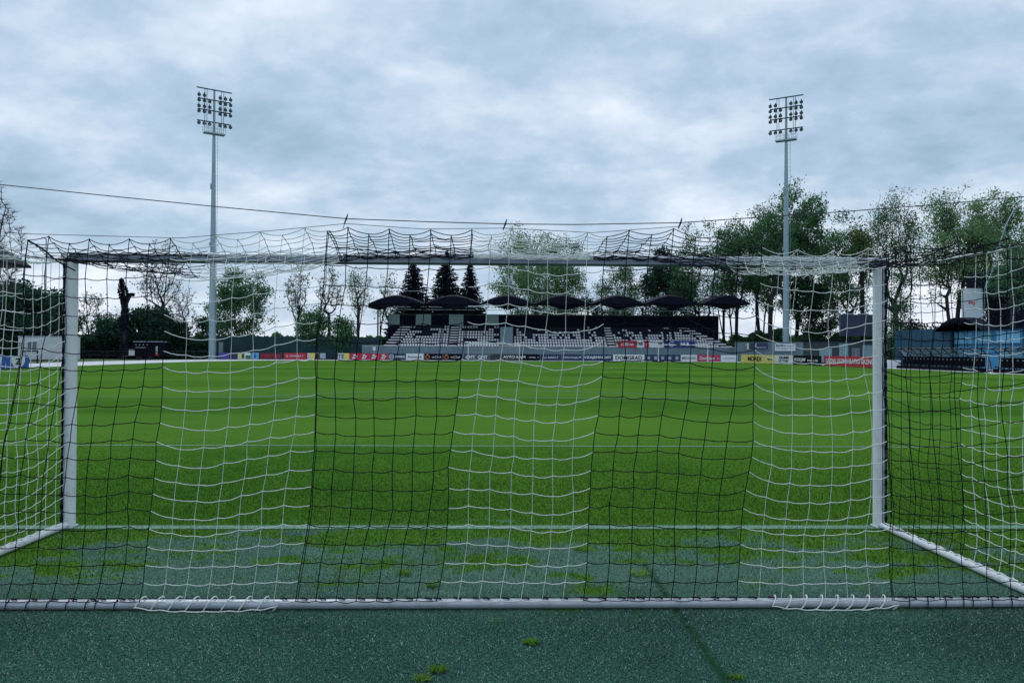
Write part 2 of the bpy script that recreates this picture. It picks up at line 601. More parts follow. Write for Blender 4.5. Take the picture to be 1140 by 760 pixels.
# ------------------------------------------------------------------ ground
def crown(x, y):
    yy = (y - GY) / 105.0
    cy = max(0.0, 4 * yy * (1 - yy)) if 0 <= yy <= 1 else 0.0
    xx = (x - GX) / 36.0
    cx = max(0.0, 1 - xx * xx)
    return 0.31 * cy * cx


def grid_mesh(name, xs, ys, zf, mats, kind='structure'):
    V = [(x, y, zf(x, y)) for y in ys for x in xs]
    nx = len(xs)
    Fc = [(j * nx + i, j * nx + i + 1, (j + 1) * nx + i + 1, (j + 1) * nx + i) for j in range(len(ys) - 1) for i in range(nx - 1)]
    o = np_mesh(name, V, Fc, mats, smooth=True)
    tag(o, kind=kind)
    return o


def natural(x, y):
    """> 0 where natural grass grows, < 0 on the artificial carpet"""
    v = (y - 6.16) * 1.7 + 2.3 * mnoise.noise(Vector((x * .75, y * 1.5, 3.1))) + 1.9 * mnoise.noise(Vector((x * 2.3, y * 3.8, 7.7)))
    v += 1.6 * mnoise.noise(Vector((x * 7, y * 11, 1.7))) + .30 * max(0, abs(x - .2) - 1.6)
    return v


xs = list(np.linspace(-41, -9.1, 16)) + list(np.arange(-9, 9.05, .07)) + list(np.linspace(9.2, 38.6, 16))
ys = [-8, 0, 3, 4.4] + list(np.arange(4.5, 7.6, .05)) + list(GY + np.linspace(1, 105, 60)) + [113.6]
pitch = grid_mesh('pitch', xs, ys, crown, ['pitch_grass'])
at_ = pitch.data.attributes.new('natural', 'FLOAT', 'POINT')
at_.data.foreach_set('value', np.array([min(max(natural(x, y) if 4.4 < y < 9 else (-3 if y <= 4.4 else 3), -3), 3) for y in ys for x in xs], dtype=np.float32))
tag(pitch, 'green football pitch of mown grass with teal artificial turf behind the near goal')
mb = MB()
mb.add([(-3000, -300, -0.06), (3000, -300, -0.06), (3000, 4500, -0.06), (-3000, 4500, -0.06)], [(0, 1, 2, 3)])
g0 = mb.build('ground', ['far_ground'])
tag(g0, kind='structure')

# pale perimeter path, wide on the left and narrow behind the far goal line
inner = [(-37.6, 30), (-37.6, 88), (-36.6, 97), (-33.5, 105), (-29, 110), (-22, 112.9), (0, 113.2), (30, 113.2), (34, 111.5), (37.2, 106), (38.2, 98), (38.4, 20)]
outer = [(-48, 30), (-48, 96), (-46, 108), (-40, 116.5), (-30, 119), (-22, 119.2), (0, 119.2), (30, 119.2), (38, 118), (47, 113), (47.2, 100), (47.4, 20)]
V = [(x, y, 0.012) for x, y in inner] + [(x, y, 0.012) for x, y in outer]
n = len(inner)
mb = MB()
mb.add(V, [(i, i + 1, n + i + 1, n + i) for i in range(n - 1)])
tag(mb.build('path', ['paving']), kind='structure')

# painted lines
LW = 0.055


def line_x(y, x0, x1, w=LW):
    X = np.linspace(x0, x1, max(2, int(abs(x1 - x0) / 2) + 2))
    return [(x, y - w, crown(x, y - w) + 0.006) for x in X], [(x, y + w, crown(x, y + w) + 0.006) for x in X]


def line_y(x, y0, y1, w=LW):
    Y = np.linspace(y0, y1, max(2, int(abs(y1 - y0) / 2) + 2))
    return [(x - w, y, crown(x - w, y) + 0.007) for y in Y], [(x + w, y, crown(x + w, y) + 0.007) for y in Y]


mb = MB()
strips = [line_x(GY, GX - 34, GX + 34, .065), line_x(FARY, GX - 34, GX + 34), line_x(GY + 52.5, GX - 34, GX + 34)]
strips += [line_x(GY + 5.5, GX - 9.16, GX + 9.16, .04), line_x(GY + 16.5, GX - 20.16, GX + 20.16, .045), line_x(FARY - 5.5, GX - 9.16, GX + 9.16), line_x(FARY - 16.5, GX - 20.16, GX + 20.16)]
for sx in (-1, 1):
    strips += [line_y(GX + sx * 34, GY, FARY), line_y(GX + sx * 9.16, GY, GY + 5.5), line_y(GX + sx * 20.16, GY, GY + 16.5),
               line_y(GX + sx * 9.16, FARY - 5.5, FARY), line_y(GX + sx * 20.16, FARY - 16.5, FARY)]


def arc(cx, cy, r, a0, a1):
    A = np.linspace(a0, a1, 48)
    i_ = [(cx + (r - LW) * cos(a), cy + (r - LW) * sin(a)) for a in A]
    o_ = [(cx + (r + LW) * cos(a), cy + (r + LW) * sin(a)) for a in A]
    return [(x, y, crown(x, y) + 0.008) for x, y in i_], [(x, y, crown(x, y) + 0.008) for x, y in o_]


strips += [arc(GX, GY + 52.5, 9.15, 0, 2 * pi), arc(GX, GY + 11, 9.15, math.asin(5.5 / 9.15), pi - math.asin(5.5 / 9.15))]
for a_, b_ in strips:
    k = len(a_)
    mb.add(a_ + b_, [(i, i + 1, k + i + 1, k + i) for i in range(k - 1)])
tag(mb.build('pitch_lines', ['line_paint']), kind='structure')


# short blades: artificial carpet in front, natural grass further in
def blades(name, n, yr, hr, wr, mat, keep, lean=0.5, power=1.0):
    u = RNG.random(n)
    y = yr[0] + (yr[1] - yr[0]) * u ** power
    hw = (0.68 * y + 2.4)
    x = (RNG.random(n) * 2 - 1) * hw
    k = np.array([keep(a, b_) for a, b_ in zip(x, y)])
    x, y = x[k], y[k]
    n = len(x)
    h = RNG.uniform(hr[0], hr[1], n)
    w = RNG.uniform(wr[0], wr[1], n) * np.minimum(0.6 + y / 8, 1.9)
    if mat == 'grass_blade':
        h *= np.clip(1.25 - (y - 7) / 8.0, .12, 1)
    a = RNG.random(n) * 2 * pi
    la = RNG.random(n) * 2 * pi
    ln = RNG.random(n) * lean * h
    z0 = np.array([crown(p, q) for p, q in zip(x, y)])
    V = np.empty((n, 3, 3))
    V[:, 0] = np.stack([x - np.cos(a) * w, y - np.sin(a) * w, z0], 1)
    V[:, 1] = np.stack([x + np.cos(a) * w, y + np.sin(a) * w, z0], 1)
    V[:, 2] = np.stack([x + np.cos(la) * ln, y + np.sin(la) * ln, z0 + h], 1)
    Fc = np.arange(n * 3).reshape(n, 3)
    return np_mesh(name, V.reshape(-1, 3), Fc, [mat])


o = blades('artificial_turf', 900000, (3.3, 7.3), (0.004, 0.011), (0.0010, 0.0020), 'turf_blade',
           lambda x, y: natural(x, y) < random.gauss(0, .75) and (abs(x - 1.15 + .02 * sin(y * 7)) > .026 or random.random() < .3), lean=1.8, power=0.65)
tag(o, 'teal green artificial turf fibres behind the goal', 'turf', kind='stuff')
o = blades('grass', 760000, (3.4, 19), (0.012, 0.028), (0.0014, 0.0026), 'grass_blade',
           lambda x, y: (natural(x, y) > random.gauss(0.1, .8) or (abs(x - 1.15 + .02 * sin(y * 7)) < .02 and random.random() < .12)) and random.random() < min(1, 1.25 * math.exp(-max(0, y - 7.5) / 4.5)), lean=0.9, power=1.25)
tag(o, 'short green grass blades growing over the goal line edge', 'grass', kind='stuff')


def tuft(px, py, r, h, n, label, mat='weed', seed=0):
    rr = random.Random(seed)
    Y = None
    d = RM @ Vector(((px - 570) / F, -(py - 380) / F, -1))
    s = -CAMZ / d.z
    x0, y0 = d.x * s, d.y * s
    vs, fs = [], []
    for i in range(n):
        a = rr.random() * 2 * pi
        q = r * sqrt(rr.random()) * 0.6
        bx, by = x0 + cos(a) * q, y0 + sin(a) * q * 0.8
        hh = h * rr.uniform(.4, 1)
        lx, ly = cos(a) * r * rr.uniform(.2, .9), sin(a) * r * rr.uniform(.2, .9)
        w = rr.uniform(.0015, .004)
        pa = a + pi / 2 + rr.uniform(-.6, .6)
        wx, wy = cos(pa) * w, sin(pa) * w
        k = len(vs)
        vs += [(bx - wx, by - wy, 0), (bx + wx, by + wy, 0), (bx + lx * .5 + wx, by + ly * .5 + wy, hh * .8), (bx + lx * .5 - wx, by + ly * .5 - wy, hh * .8), (bx + lx, by + ly, hh * rr.uniform(.6, 1.0))]
        fs += [(k, k + 1, k + 2), (k, k + 2, k + 3), (k + 3, k + 2, k + 4)]
    o = np_mesh('grass_tuft', vs, fs, [mat])
    o.data.transform(Matrix.Translation((-x0, -y0, 0)))
    o.location = (x0, y0, 0.002)
    tag(o, label, 'grass tuft', 'weeds growing in the artificial turf')


tuft(591, 716, .05, .020, 120, 'dark green flat weed on teal turf below the middle of the back bar', 'grass_blade', 1)
tuft(488, 747, .055, .030, 90, 'bright yellow green weed at the bottom edge of the turf, right of its paler twin', 'weed', 2)
tuft(470, 757, .05, .024, 60, 'bright weed cut by the bottom edge of the photo, left of the taller bright weed', 'weed', 3)
tuft(450, 640, .07, .045, 50, 'yellow green weed patch behind the back bar in the black net stripe left of centre', 'weed', 4)
tuft(648, 613, .08, .045, 60, 'bright green weed near the goal line beside the boundary of the middle white net stripe', 'weed', 5)
tuft(712, 640, .09, .04, 60, 'yellow green weed patch behind the middle of the right black net stripe', 'weed', 6)
tuft(820, 756, .045, .025, 50, 'small green weed at the bottom end of the carpet seam', 'grass_blade', 7)
tuft(293, 628, .10, .04, 60, 'broad bright weed patch behind the left white net stripe', 'weed', 8)
tuft(202, 578, .03, .02, 40, 'tiny weed by the goal line near the left goalpost', 'grass_blade', 9)
tuft(481, 654, .06, .04, 50, 'low brownish weed touching the back bar left of centre', 'grass_blade', 10)


# ------------------------------------------------------------------ the near goal
goal = empty('football_goal', (GX, GY, 0), 'large white football goal with a black and white striped box net, seen from behind', 'goal')
CB = 2.455


def oval(mb, A, B, ra, rb, side, n=20, mi=0):
    """straight bar with oval section; side = direction of radius ra"""
    A, B = Vector(A), Vector(B)
    d = (B - A).normalized()
    s_ = Vector(side)
    s_ = (s_ - d * s_.dot(d)).normalized()
    t_ = d.cross(s_)
    R = []
    for p in (A, B):
        R.append([p + s_ * (ra * cos(2 * pi * k / n)) + t_ * (rb * sin(2 * pi * k / n)) for k in range(n)])
    mb.add(R[0] + R[1], [(k, (k + 1) % n, n + (k + 1) % n, n + k) for k in range(n)], mi, True)
    mb.add(R[0], [tuple(range(n - 1, -1, -1))], mi)
    mb.add(R[1], [tuple(range(n))], mi)


for sx in (-1, 1):
    mb = MB()
    x = GX + sx * 3.71
    oval(mb, (x, GY, 0), (x, GY, CB - 0.045), 0.050, 0.060, (1, 0, 0))
    pst = mb.build('post', ['white_paint'], goal)
    ch = MB()
    ch.box(min(x + sx * .008, x + sx * .040), max(x + sx * .008, x + sx * .040), GY - .078, GY - .03, 0.01, CB - .06, bev=.004)
    chn = ch.build('channel_or_shade_strip', ['steel_bar'], pst)
    cl = MB()
    for k in range(22):
        z = 0.08 + k * 0.108
        cl.box(x + sx * .024 - .010, x + sx * .024 + .010, GY - .090, GY - .076, z, z + .042)
        cl.box(x + sx * .024 - .004, x + sx * .024 + .004, GY - .094, GY - .076, z - .04, z + .069)
    clp = cl.build('net_clips', ['clip_black'], goal)
    clp.name = 'clip_row'
mb = MB()
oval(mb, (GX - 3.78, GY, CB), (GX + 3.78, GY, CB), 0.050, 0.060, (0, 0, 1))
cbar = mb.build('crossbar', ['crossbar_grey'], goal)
mb = MB()
for a_ in (18, -12):
    a = radians(a_)
mb.obox((GX, GY - .052, CB - .024), (3.64, 0, 0), (0, .014, -.010), (0, .016, .022))  # dark strip added to paint the shaded underside of the crossbar
mb.build('channel_or_shade_strip', ['dark_blue_grey'], cbar)
for sx in (-1, 1):
    mb = MB()
    x = GX + sx * 3.72
    mb.tube([(x, GY - .05, .035), (x, BY, .035)], .032, 12)
    mb.build('side_bar', ['bar_white'], goal)
mb = MB()
mb.tube([(GX - 3.76, BY, .034), (GX + 3.76, BY, .034)], .030, 14)
mb.build('back_bar', ['steel_bar'], goal)

for sx in (-1, 1):
    x = GX + sx * 3.71
    mb = MB()
    mb.box(x - .052, x + .052, GY - .08, GY + .07, 0.004, .022, bev=.006)
    for dx in (-.035, .035):
        mb.tube([(x + dx, GY - .07, .02), (x + dx, GY - .07, .034)], .009, 6)
    mb.build('base_plate', ['steel_bar'], goal)
# stripe limits along the back bar / along its top / along the crossbar
SB_bot = [-4.10, -3.14, -2.19, -1.23, -.355, .565, 1.53, 2.52, 3.60]
SB_top = [-3.90, -2.92, -2.04, -1.06, -.15, .71, 1.70, 2.50, 3.60]
SB_bar = [-4.0, -3.95, -2.60, -1.38, -.20, .86, 2.12, 3.32, 3.60]
NC = 7   # cells per stripe


def colx(c, tab):
    """x of net column c (float), column 0 at the left stripe limit"""
    s_ = c / NC
    i = int(min(max(math.floor(s_), 0), len(tab) - 2))
    return tab[i] + (tab[i + 1] - tab[i]) * (s_ - i)


COL0, COL1 = 2, 56     # columns that make the back (left corner .. right corner)
XL, XR = GX - 3.70, GX + 3.70
topPX = [(-130, 262), (36, 261), (95, 266), (150, 266), (200, 265), (250, 262), (300, 257), (365, 251), (400, 254), (490, 256), (562, 255), (620, 259), (683, 257), (757, 254),
         (800, 263), (850, 275), (920, 280), (985, 275), (1060, 270), (1170, 262)]


def topz(x):
    px = 551 + x * F / BY
    for (a, za), (b_, zb) in zip(topPX[:-1], topPX[1:]):
        if a <= px <= b_:
            f_ = (px - a) / (b_ - a)
            py = za + (zb - za) * f_
            return P(px, py + 2.5, BY).z
    return P(px, topPX[0][1] if px < 0 else topPX[-1][1], BY).z


NR = 20


def nz(a, b_, c, s=1.0):
    return mnoise.noise(Vector((a * s, b_ * s, c)))


AMP = [.03, .030, .058, .016, .040, .034, .058, .045, .03]


def stripe_of(c):
    return int(min(max(c // NC, 0), 8))


def back_node(c, j):
    t = j / NR
    x0, x1 = colx(c, SB_bot), colx(c, SB_top)
    x = x0 + (x1 - x0) * (t ** .8)
    zt = topz(x)
    if j == NR:
        zt += (.012 if c % 2 == 0 else -.022)
    zb = 0.065
    z = zb + (zt - zb) * t
    s_ = stripe_of(c)
    w = (c / NC) - math.floor(c / NC)
    env = min(1, 4 * t) * min(1, 5 * (1 - t))
    asym = [0.9, 1.4, .62, .8, 2.1, 1.9, .72, .8, 1][s_]
    z -= AMP[s_] * sin(pi * (w ** asym)) * env
    # shears of whole stripes
    z += (w - .5) * [0, .035, .035, .0, -.01, .0, -.015, .02, .02][s_] * env
    z += (.016 * nz(c * .35, j * .25, 1.3) + .020 * nz(c * 1.3, j * .8, 9.1)) * env
    x += (.020 * nz(c * .25, j * .35, 4.4) + .012 * nz(c * 1.1, j * 1.2, 6.1)) * env
    x += .018 * sin(t * 9 + s_ * 1.7) * env
    y = BY + .05 * sin(pi * t) * nz(c * .12, j * .15, 2.2) + (.012 * nz(c * .7, j * .7, 5.5)) - .035 * (1 - t) ** 8
    return Vector((min(max(x, XL - .05), XR + .05), y, z))


ND = 15


def roof_sag(x):
    px = 551 + x * F / 6.0
    pts = [(-200, .10), (60, .07), (150, .15), (250, .21), (330, .15), (385, .05), (480, .02), (560, .02), (660, .03), (760, .05), (830, .12), (900, .13), (960, .09), (1000, .07), (1200, .08)]
    for (a, za), (b_, zb) in zip(pts[:-1], pts[1:]):
        if a <= px <= b_:
            return za + (zb - za) * (px - a) / (b_ - a)
    return .1


def roof_node(c, k):
    v = k / ND                      # 0 at the back, 1 at the crossbar
    a = back_node(c, NR)
    xb = min(max(colx(c, SB_bar), XL), XR)
    if k == 0:
        return a
    x = a.x + (xb - a.x) * v
    y = a.y + (GY - .065 - a.y) * (v ** .93)
    zb = CB + .02
    z = a.z + (zb - a.z) * v - roof_sag(x) * 4 * v * (1 - v) * (0.55 + .9 * v)
    e = 4 * v * (1 - v)
    w = (c / NC) - math.floor(c / NC)
    z += e * (.03 * nz(c * .4, k * .3, 11) + .014 * nz(c * 1.2, k, 12) + (.012 if c % 2 else -.012) * (1 - v) * 1.5)
    x += e * (.03 * nz(c * .4, k * .4, 14))
    y += e * .02 * nz(c * .9, k * .5, 15)
    return Vector((x, y, z))


def side_node(sx, k, j):
    v = k / ND                      # 0 at the post, 1 at the back corner
    t = j / NR
    xs_ = XL if sx < 0 else XR
    cn = back_node(COL0 if sx < 0 else COL1, j)
    zp = 0.07 + (CB - .05 - 0.07) * t
    y = GY - .09 + (cn.y - GY + .09) * v
    z = zp + (cn.z - zp) * v
    env = min(1, 6 * t)
    e = 4 * v * (1 - v)
    half = (v * 2) % 1.0
    z -= (.085 * e + .05 * sin(pi * half) ** 2) * env * (1.0 if sx < 0 else .75) * (1 if j < NR else .45)
    z = max(z, .045)
    x = xs_ + (cn.x - xs_) * v + sx * .03 * e * env + e * (.035 * nz(k * .3 + sx * 9, j * .3, 21) + .012 * nz(k, j, 22))
    y += e * .018 * nz(k * .5 + sx * 5, j * .4, 23)
    z += e * env * (.014 * nz(k * .6, j * .5 + sx * 4, 24))
    return Vector((x, y, z))


def strand_arrays(paths, r):
    """paths: list of polylines of equal-ish length -> 4-sided tubes as quads"""
    Vs, Fs = [], []
    o = 0
    for pts in paths:
        P_ = np.array([tuple(p) for p in pts], dtype=float)
        d = np.gradient(P_, axis=0)
        d /= (np.linalg.norm(d, axis=1, keepdims=True) + 1e-9)
        ref = np.array([0.0, 1.0, 0.0]) if abs(d[:, 1]).mean() < 0.7 else np.array([1.0, 0, 0])
        a = np.cross(d, ref)
        a /= (np.linalg.norm(a, axis=1, keepdims=True) + 1e-9)
        b_ = np.cross(d, a)
        n_ = len(P_)
        R = np.stack([P_ + a * r, P_ + b_ * r, P_ - a * r, P_ - b_ * r], 1).reshape(-1, 3)
        Vs.append(R)
        i = np.arange(n_ - 1)[:, None] * 4
        k = np.arange(4)[None, :]
        k2 = (k + 1) % 4
        q = np.stack([i + k, i + k2, i + 4 + k2, i + 4 + k], -1).reshape(-1, 4) + o
        Fs.append(q)
        o += len(R)
    return np.concatenate(Vs), np.concatenate(Fs)


def knots(nodes, r):
    Vs, Fs = [], []
    base = np.array([(1, 0, 0), (-1, 0, 0), (0, 1, 0), (0, -1, 0), (0, 0, 1), (0, 0, -1)], float) * r
    fq = np.array([(0, 2, 4, 4), (2, 1, 4, 4), (1, 3, 4, 4), (3, 0, 4, 4), (2, 0, 5, 5), (1, 2, 5, 5), (3, 1, 5, 5), (0, 3, 5, 5)])
    return base, fq


def subdiv(a, b_, sag, n=3):
    out = []
    for i in range(n):
        f_ = i / n
        p = a.lerp(b_, f_)
        p.z -= sag * 4 * f_ * (1 - f_)
        out.append(p)
    return out


def poly(nodes, sag):
    out = []
    for a, b_ in zip(nodes[:-1], nodes[1:]):
        out += subdiv(a, b_, sag() if callable(sag) else sag)
    out.append(nodes[-1])
    return out


def net_panel(paths, nodes, r, mat, label, nvert=0, rv=.0016):
    if nvert and mat == 'twine_white':
        Va, Fa = strand_arrays(paths[:nvert], rv)
        Vb, Fb = strand_arrays(paths[nvert:], r)
        V1, F1 = np.concatenate([Va, Vb]), np.concatenate([Fa, Fb + len(Va)])
    else:
        V1, F1 = strand_arrays(paths, r)
    kv, kf = [], []
    o_ = len(V1)
    base = np.array([(1, 0, 0), (0, 1, 0), (-1, 0, 0), (0, -1, 0), (.5, .5, .9), (-.5, .5, .9), (-.5, -.5, .9), (.5, -.5, .9),
                     (.5, .5, -.9), (-.5, .5, -.9), (-.5, -.5, -.9), (.5, -.5, -.9)], float) * (r * 1.9)
    fq = np.array([(4, 5, 6, 7), (11, 10, 9, 8), (8, 9, 5, 4), (9, 10, 6, 5), (10, 11, 7, 6), (11, 8, 4, 7)])
    for p in nodes:
        kv.append(base + np.array(tuple(p)))
        kf.append(fq + o_)
        o_ += len(base)
    if kv:
        V1 = np.concatenate([V1] + kv)
        F1 = np.concatenate([F1] + kf)
    o = np_mesh('net_panel', V1, F1, [mat], goal)
    o['label'] = label
    return o


hs = lambda: random.uniform(.004, .013)
vs_ = lambda: 0.0
names = ['far left white', 'left black', 'left white', 'left of centre black', 'centre white', 'right of centre black', 'right white', 'far right black']
# colour by stripe: white for 0,2,4,6  black for 1,3,5,7
for s_ in range(8):
    c0, c1 = max(s_ * NC, COL0), min((s_ + 1) * NC, COL1)
    if c1 <= c0:
        continue
    black = s_ % 2 == 1
    mat = 'twine_black' if black else 'twine_white'
    paths, nodes = [], []
    for c in range(c0 + (1 if (not black and c0 % NC == 0) else 0), c1 + (0 if (not black and c1 % NC == 0) else 1)):
        nd = [back_node(c, j) for j in range(NR + 1)]
        paths.append(poly(nd, 0))
        nodes += nd
    nv_ = len(paths)
    for j in range(NR + 1):
        nd = [back_node(c, j) for c in range(c0, c1 + 1)]
        paths.append(poly(nd, hs))
    net_panel(paths, nodes, (.0027 if black else .0026), mat, '%s stripe of the back net' % ('black' if black else 'white'), nv_)
    # roof part of the stripe
    paths, nodes = [], []
    for c in range(c0, c1 + 1):
        nd = [roof_node(c, k) for k in range(ND + 1)]
        paths.append(poly(nd, lambda: random.uniform(.002, .012)))
        nodes += nd[1:]
    for k in range(1, ND + 1):
        nd = [roof_node(c, k) for c in range(c0, c1 + 1)]
        paths.append(poly(nd, lambda: random.uniform(.004, .02)))
    net_panel(paths, nodes, (.0027 if black else .0024), mat, '%s stripe of the roof net' % ('black' if black else 'white'))
# side nets: left wholly white near the post; right black near the post, white behind
for sx, parts in ((-1, [(0, 8, 'twine_white', 'white part of the left side net'), (8, ND, 'twine_black', 'black part of the left side net')]),
                  (1, [(0, 8, 'twine_black', 'black part of the right side net by the post'), (8, ND, 'twine_white', 'white part of the right side net')])):
    for k0, k1, mat, lb in parts:
        paths, nodes = [], []
        for k in range(k0, k1 + 1):
            nd = [side_node(sx, k, j) for j in range(NR + 1)]
            paths.append(poly(nd, 0))
            nodes += nd
        for j in range(NR + 1):
            nd = [side_node(sx, k, j) for k in range(k0, k1 + 1)]
            paths.append(poly(nd, hs))
        net_panel(paths, nodes, .0028, mat, lb)

# head ropes and heavy seams
mb = MB()
for sx in (-1, 1):
    pts = [side_node(sx, k, NR) for k in range(ND + 1)]
    mb.tube(pts, .009 if sx > 0 else .005, 6)
    mb.build('head_rope', ['twine_white'], goal)
    mb = MB()
mb = MB()
for c in (7, 21, 49):
    pts = [back_node(c, j) + Vector((random.uniform(-.006, .006) + .010, -.004, 0)) for j in range(NR + 1)]
    mb.tube(pts, .0026, 5)
    mb.build('net_seam', ['twine_black'], goal)
    mb = MB()
pts = []
for k in range(0, 8):
    p = roof_node(7, k)
    pts.append(p + Vector((.02 * k, 0, -.012 * k)))
mb.tube(pts, .0055, 5)
mb.build('net_seam', ['twine_black'], goal)
mb = MB()
for c in (21,):
    mb.tube([roof_node(c, k) + Vector((.012, 0, .004)) for k in range(ND - 2)], .0035, 5)
mb.build('net_seam', ['twine_black'], goal)

# twine gathered along the crossbar, stripe by stripe
for s_, mat in ((1, 'twine_black'), (2, 'twine_white'), (3, 'twine_black'), (4, 'twine_white'), (5, 'twine_black'), (6, 'twine_white'), (7, 'twine_black')):
    x0, x1 = max(SB_bar[s_], XL), min(SB_bar[s_ + 1], XR)
    mb = MB()
    n_ = int((x1 - x0) / .03)
    for q in range(3):
        pts = []
        for i in range(n_ + 1):
            x = x0 + (x1 - x0) * i / n_
            a = 2.6 + q * .38 + .25 * sin(i * .9 + q * 2) + .2 * random.uniform(-1, 1)
            pts.append((x, GY + (.066 + .008 * random.random()) * -sin(a) * 1.02, CB + .066 * cos(a) * -.6 - .01 + q * .012))
        pts = [(p[0], GY - .068 - .010 * random.random(), CB + .012 + .014 * q + .010 * sin(i * .7 + q * 2) + .004 * random.uniform(-1, 1)) for i, p in enumerate(pts)]
        mb.tube(pts, .0042 if s_ % 2 else .0034, 4)
    mb.build('lacing', [mat], goal)

# lacing round the back bar: loose white loops on two stretches, tight black elsewhere
for (xa, xb) in ((-2.22, -1.35), (1.75, 2.55)):
    mb = MB()
    L_ = xb - xa
    pts = []
    nl = 8
    for i in range(nl * 12 + 1):
        u = i / (nl * 12)
        ph = 2 * pi * u * nl
        pts.append((xa + L_ * u + .015 * sin(ph * 1.0 + .5), BY - .046 * cos(ph) - .002, .036 + .046 * sin(ph)))
    mb.tube(pts, .0042, 5)
    pts = [(xa + L_ * u, BY - .05 - .012 * sin(pi * u), .03 - .025 * sin(pi * u) ** .7 + .004 * sin(u * 40)) for u in np.linspace(0, 1, 40)]
    mb.tube([(p[0], p[1], max(p[2], .006)) for p in pts], .0042, 5)
    o = mb.build('lacing', ['twine_white'], goal)
    o['label'] = 'loose white lacing looped round the back bar'
mb = MB()
xx_ = XL
run = []
while xx_ < XR + .01:
    run.append((xx_, BY + .006 * sin(xx_ * 23), .0705 + .002 * sin(xx_ * 61)))
    xx_ += .03
mb.tube(run, .0022, 4)
x = XL
while x < XR:
    w_ = -2.22 < x < -1.35 or 1.75 < x < 2.55
    if not w_:
        z0 = .068
        mb.tube([(x, BY + .01, z0), (x + .02, BY - .01, z0 + .006), (x + .045, BY - .012, z0)], .006, 5)
        if x < -2.3 or x > 2.6:
            mb.tube([(x, BY - .01, z0), (x - .008, BY - .036, .05), (x - .012, BY - .037, .012)], .0032, 4)
    x += random.choice([.06, .115, .118, .125])
mb.build('lacing', ['clip_black'], goal)
for sx in (-1, 1):
    mb = MB()
    mb.tube([(GX + sx * 3.715, GY - .15, .07), (GX + sx * 3.715, BY + .05, .07)], .003, 4)
    for k in range(16):
        y = GY - .2 - k * .125
        mb.tube([(GX + sx * 3.70, y, .066), (GX + sx * 3.715, y - .02, .075), (GX + sx * 3.73, y - .05, .064)], .005, 5)
    mb.build('lacing', ['twine_white'], goal)
# tangled knot above the crossbar
mb = MB()
p0 = P(498, 281, GY - .1)
for i in range(5):
    q = [p0 + Vector((random.uniform(-.02, .02), random.uniform(-.015, .015), random.uniform(-.04, .02))) for _ in range(6)]
    mb.tube(q, .006, 5)
mb.build('net_knot', ['twine_black'], goal)

# thin support cable strung above the back of the net, with the hooks that lift the net
cab = []
cpts = [(-320, 176), (-80, 198), (0, 205.5), (120, 218), (240, 230), (385, 243.5), (480, 247), (562, 249.3), (640, 250), (757, 248), (830, 243), (920, 237), (1040, 228), (1140, 219), (1300, 203)]
for px, py in cpts:
    cab.append(P(px, py, BY + .02))
cb = empty('support_cable', cab[0], 'thin dark cable sagging across the sky above the back of the goal net', 'cable')
mb = MB()
mb.tube(cab, .0030, 6)
mb.build('wire', ['cable'], cb)
for px, py in ((385, 243.5), (562, 249.3), (757, 248)):
    p = P(px, py, BY + .02)
    mb = MB()
    mb.tube([p + Vector((.012, 0, .03)), p + Vector((.004, -.004, 0)), p + Vector((-.010, 0, -.035))], [.003, .006, .004], 6)
    x = p.x
    mb.tube([p + Vector((-.008, 0, -.03)), Vector((x - .012, BY, topz(x) + .005))], .0022, 4)
    mb.build('hook', ['clip_black'], cb)
c2 = [P(-200, 246, BY + .01), P(36, 260.5, BY + .01), P(200, 265, BY + .01), P(300, 257, BY + .01), P(385, 249, BY + .01)]
c2 += [P(470, 255, BY + .01), P(562, 254, BY + .01), P(660, 259, BY + .01), P(757, 252, BY + .01)]
mb = MB()
mb.tube(c2, .0020, 5)
o = mb.build('head_cord', ['cable'])
tag(o, 'very thin dark cord along the top back edge of the goal net', 'cord')


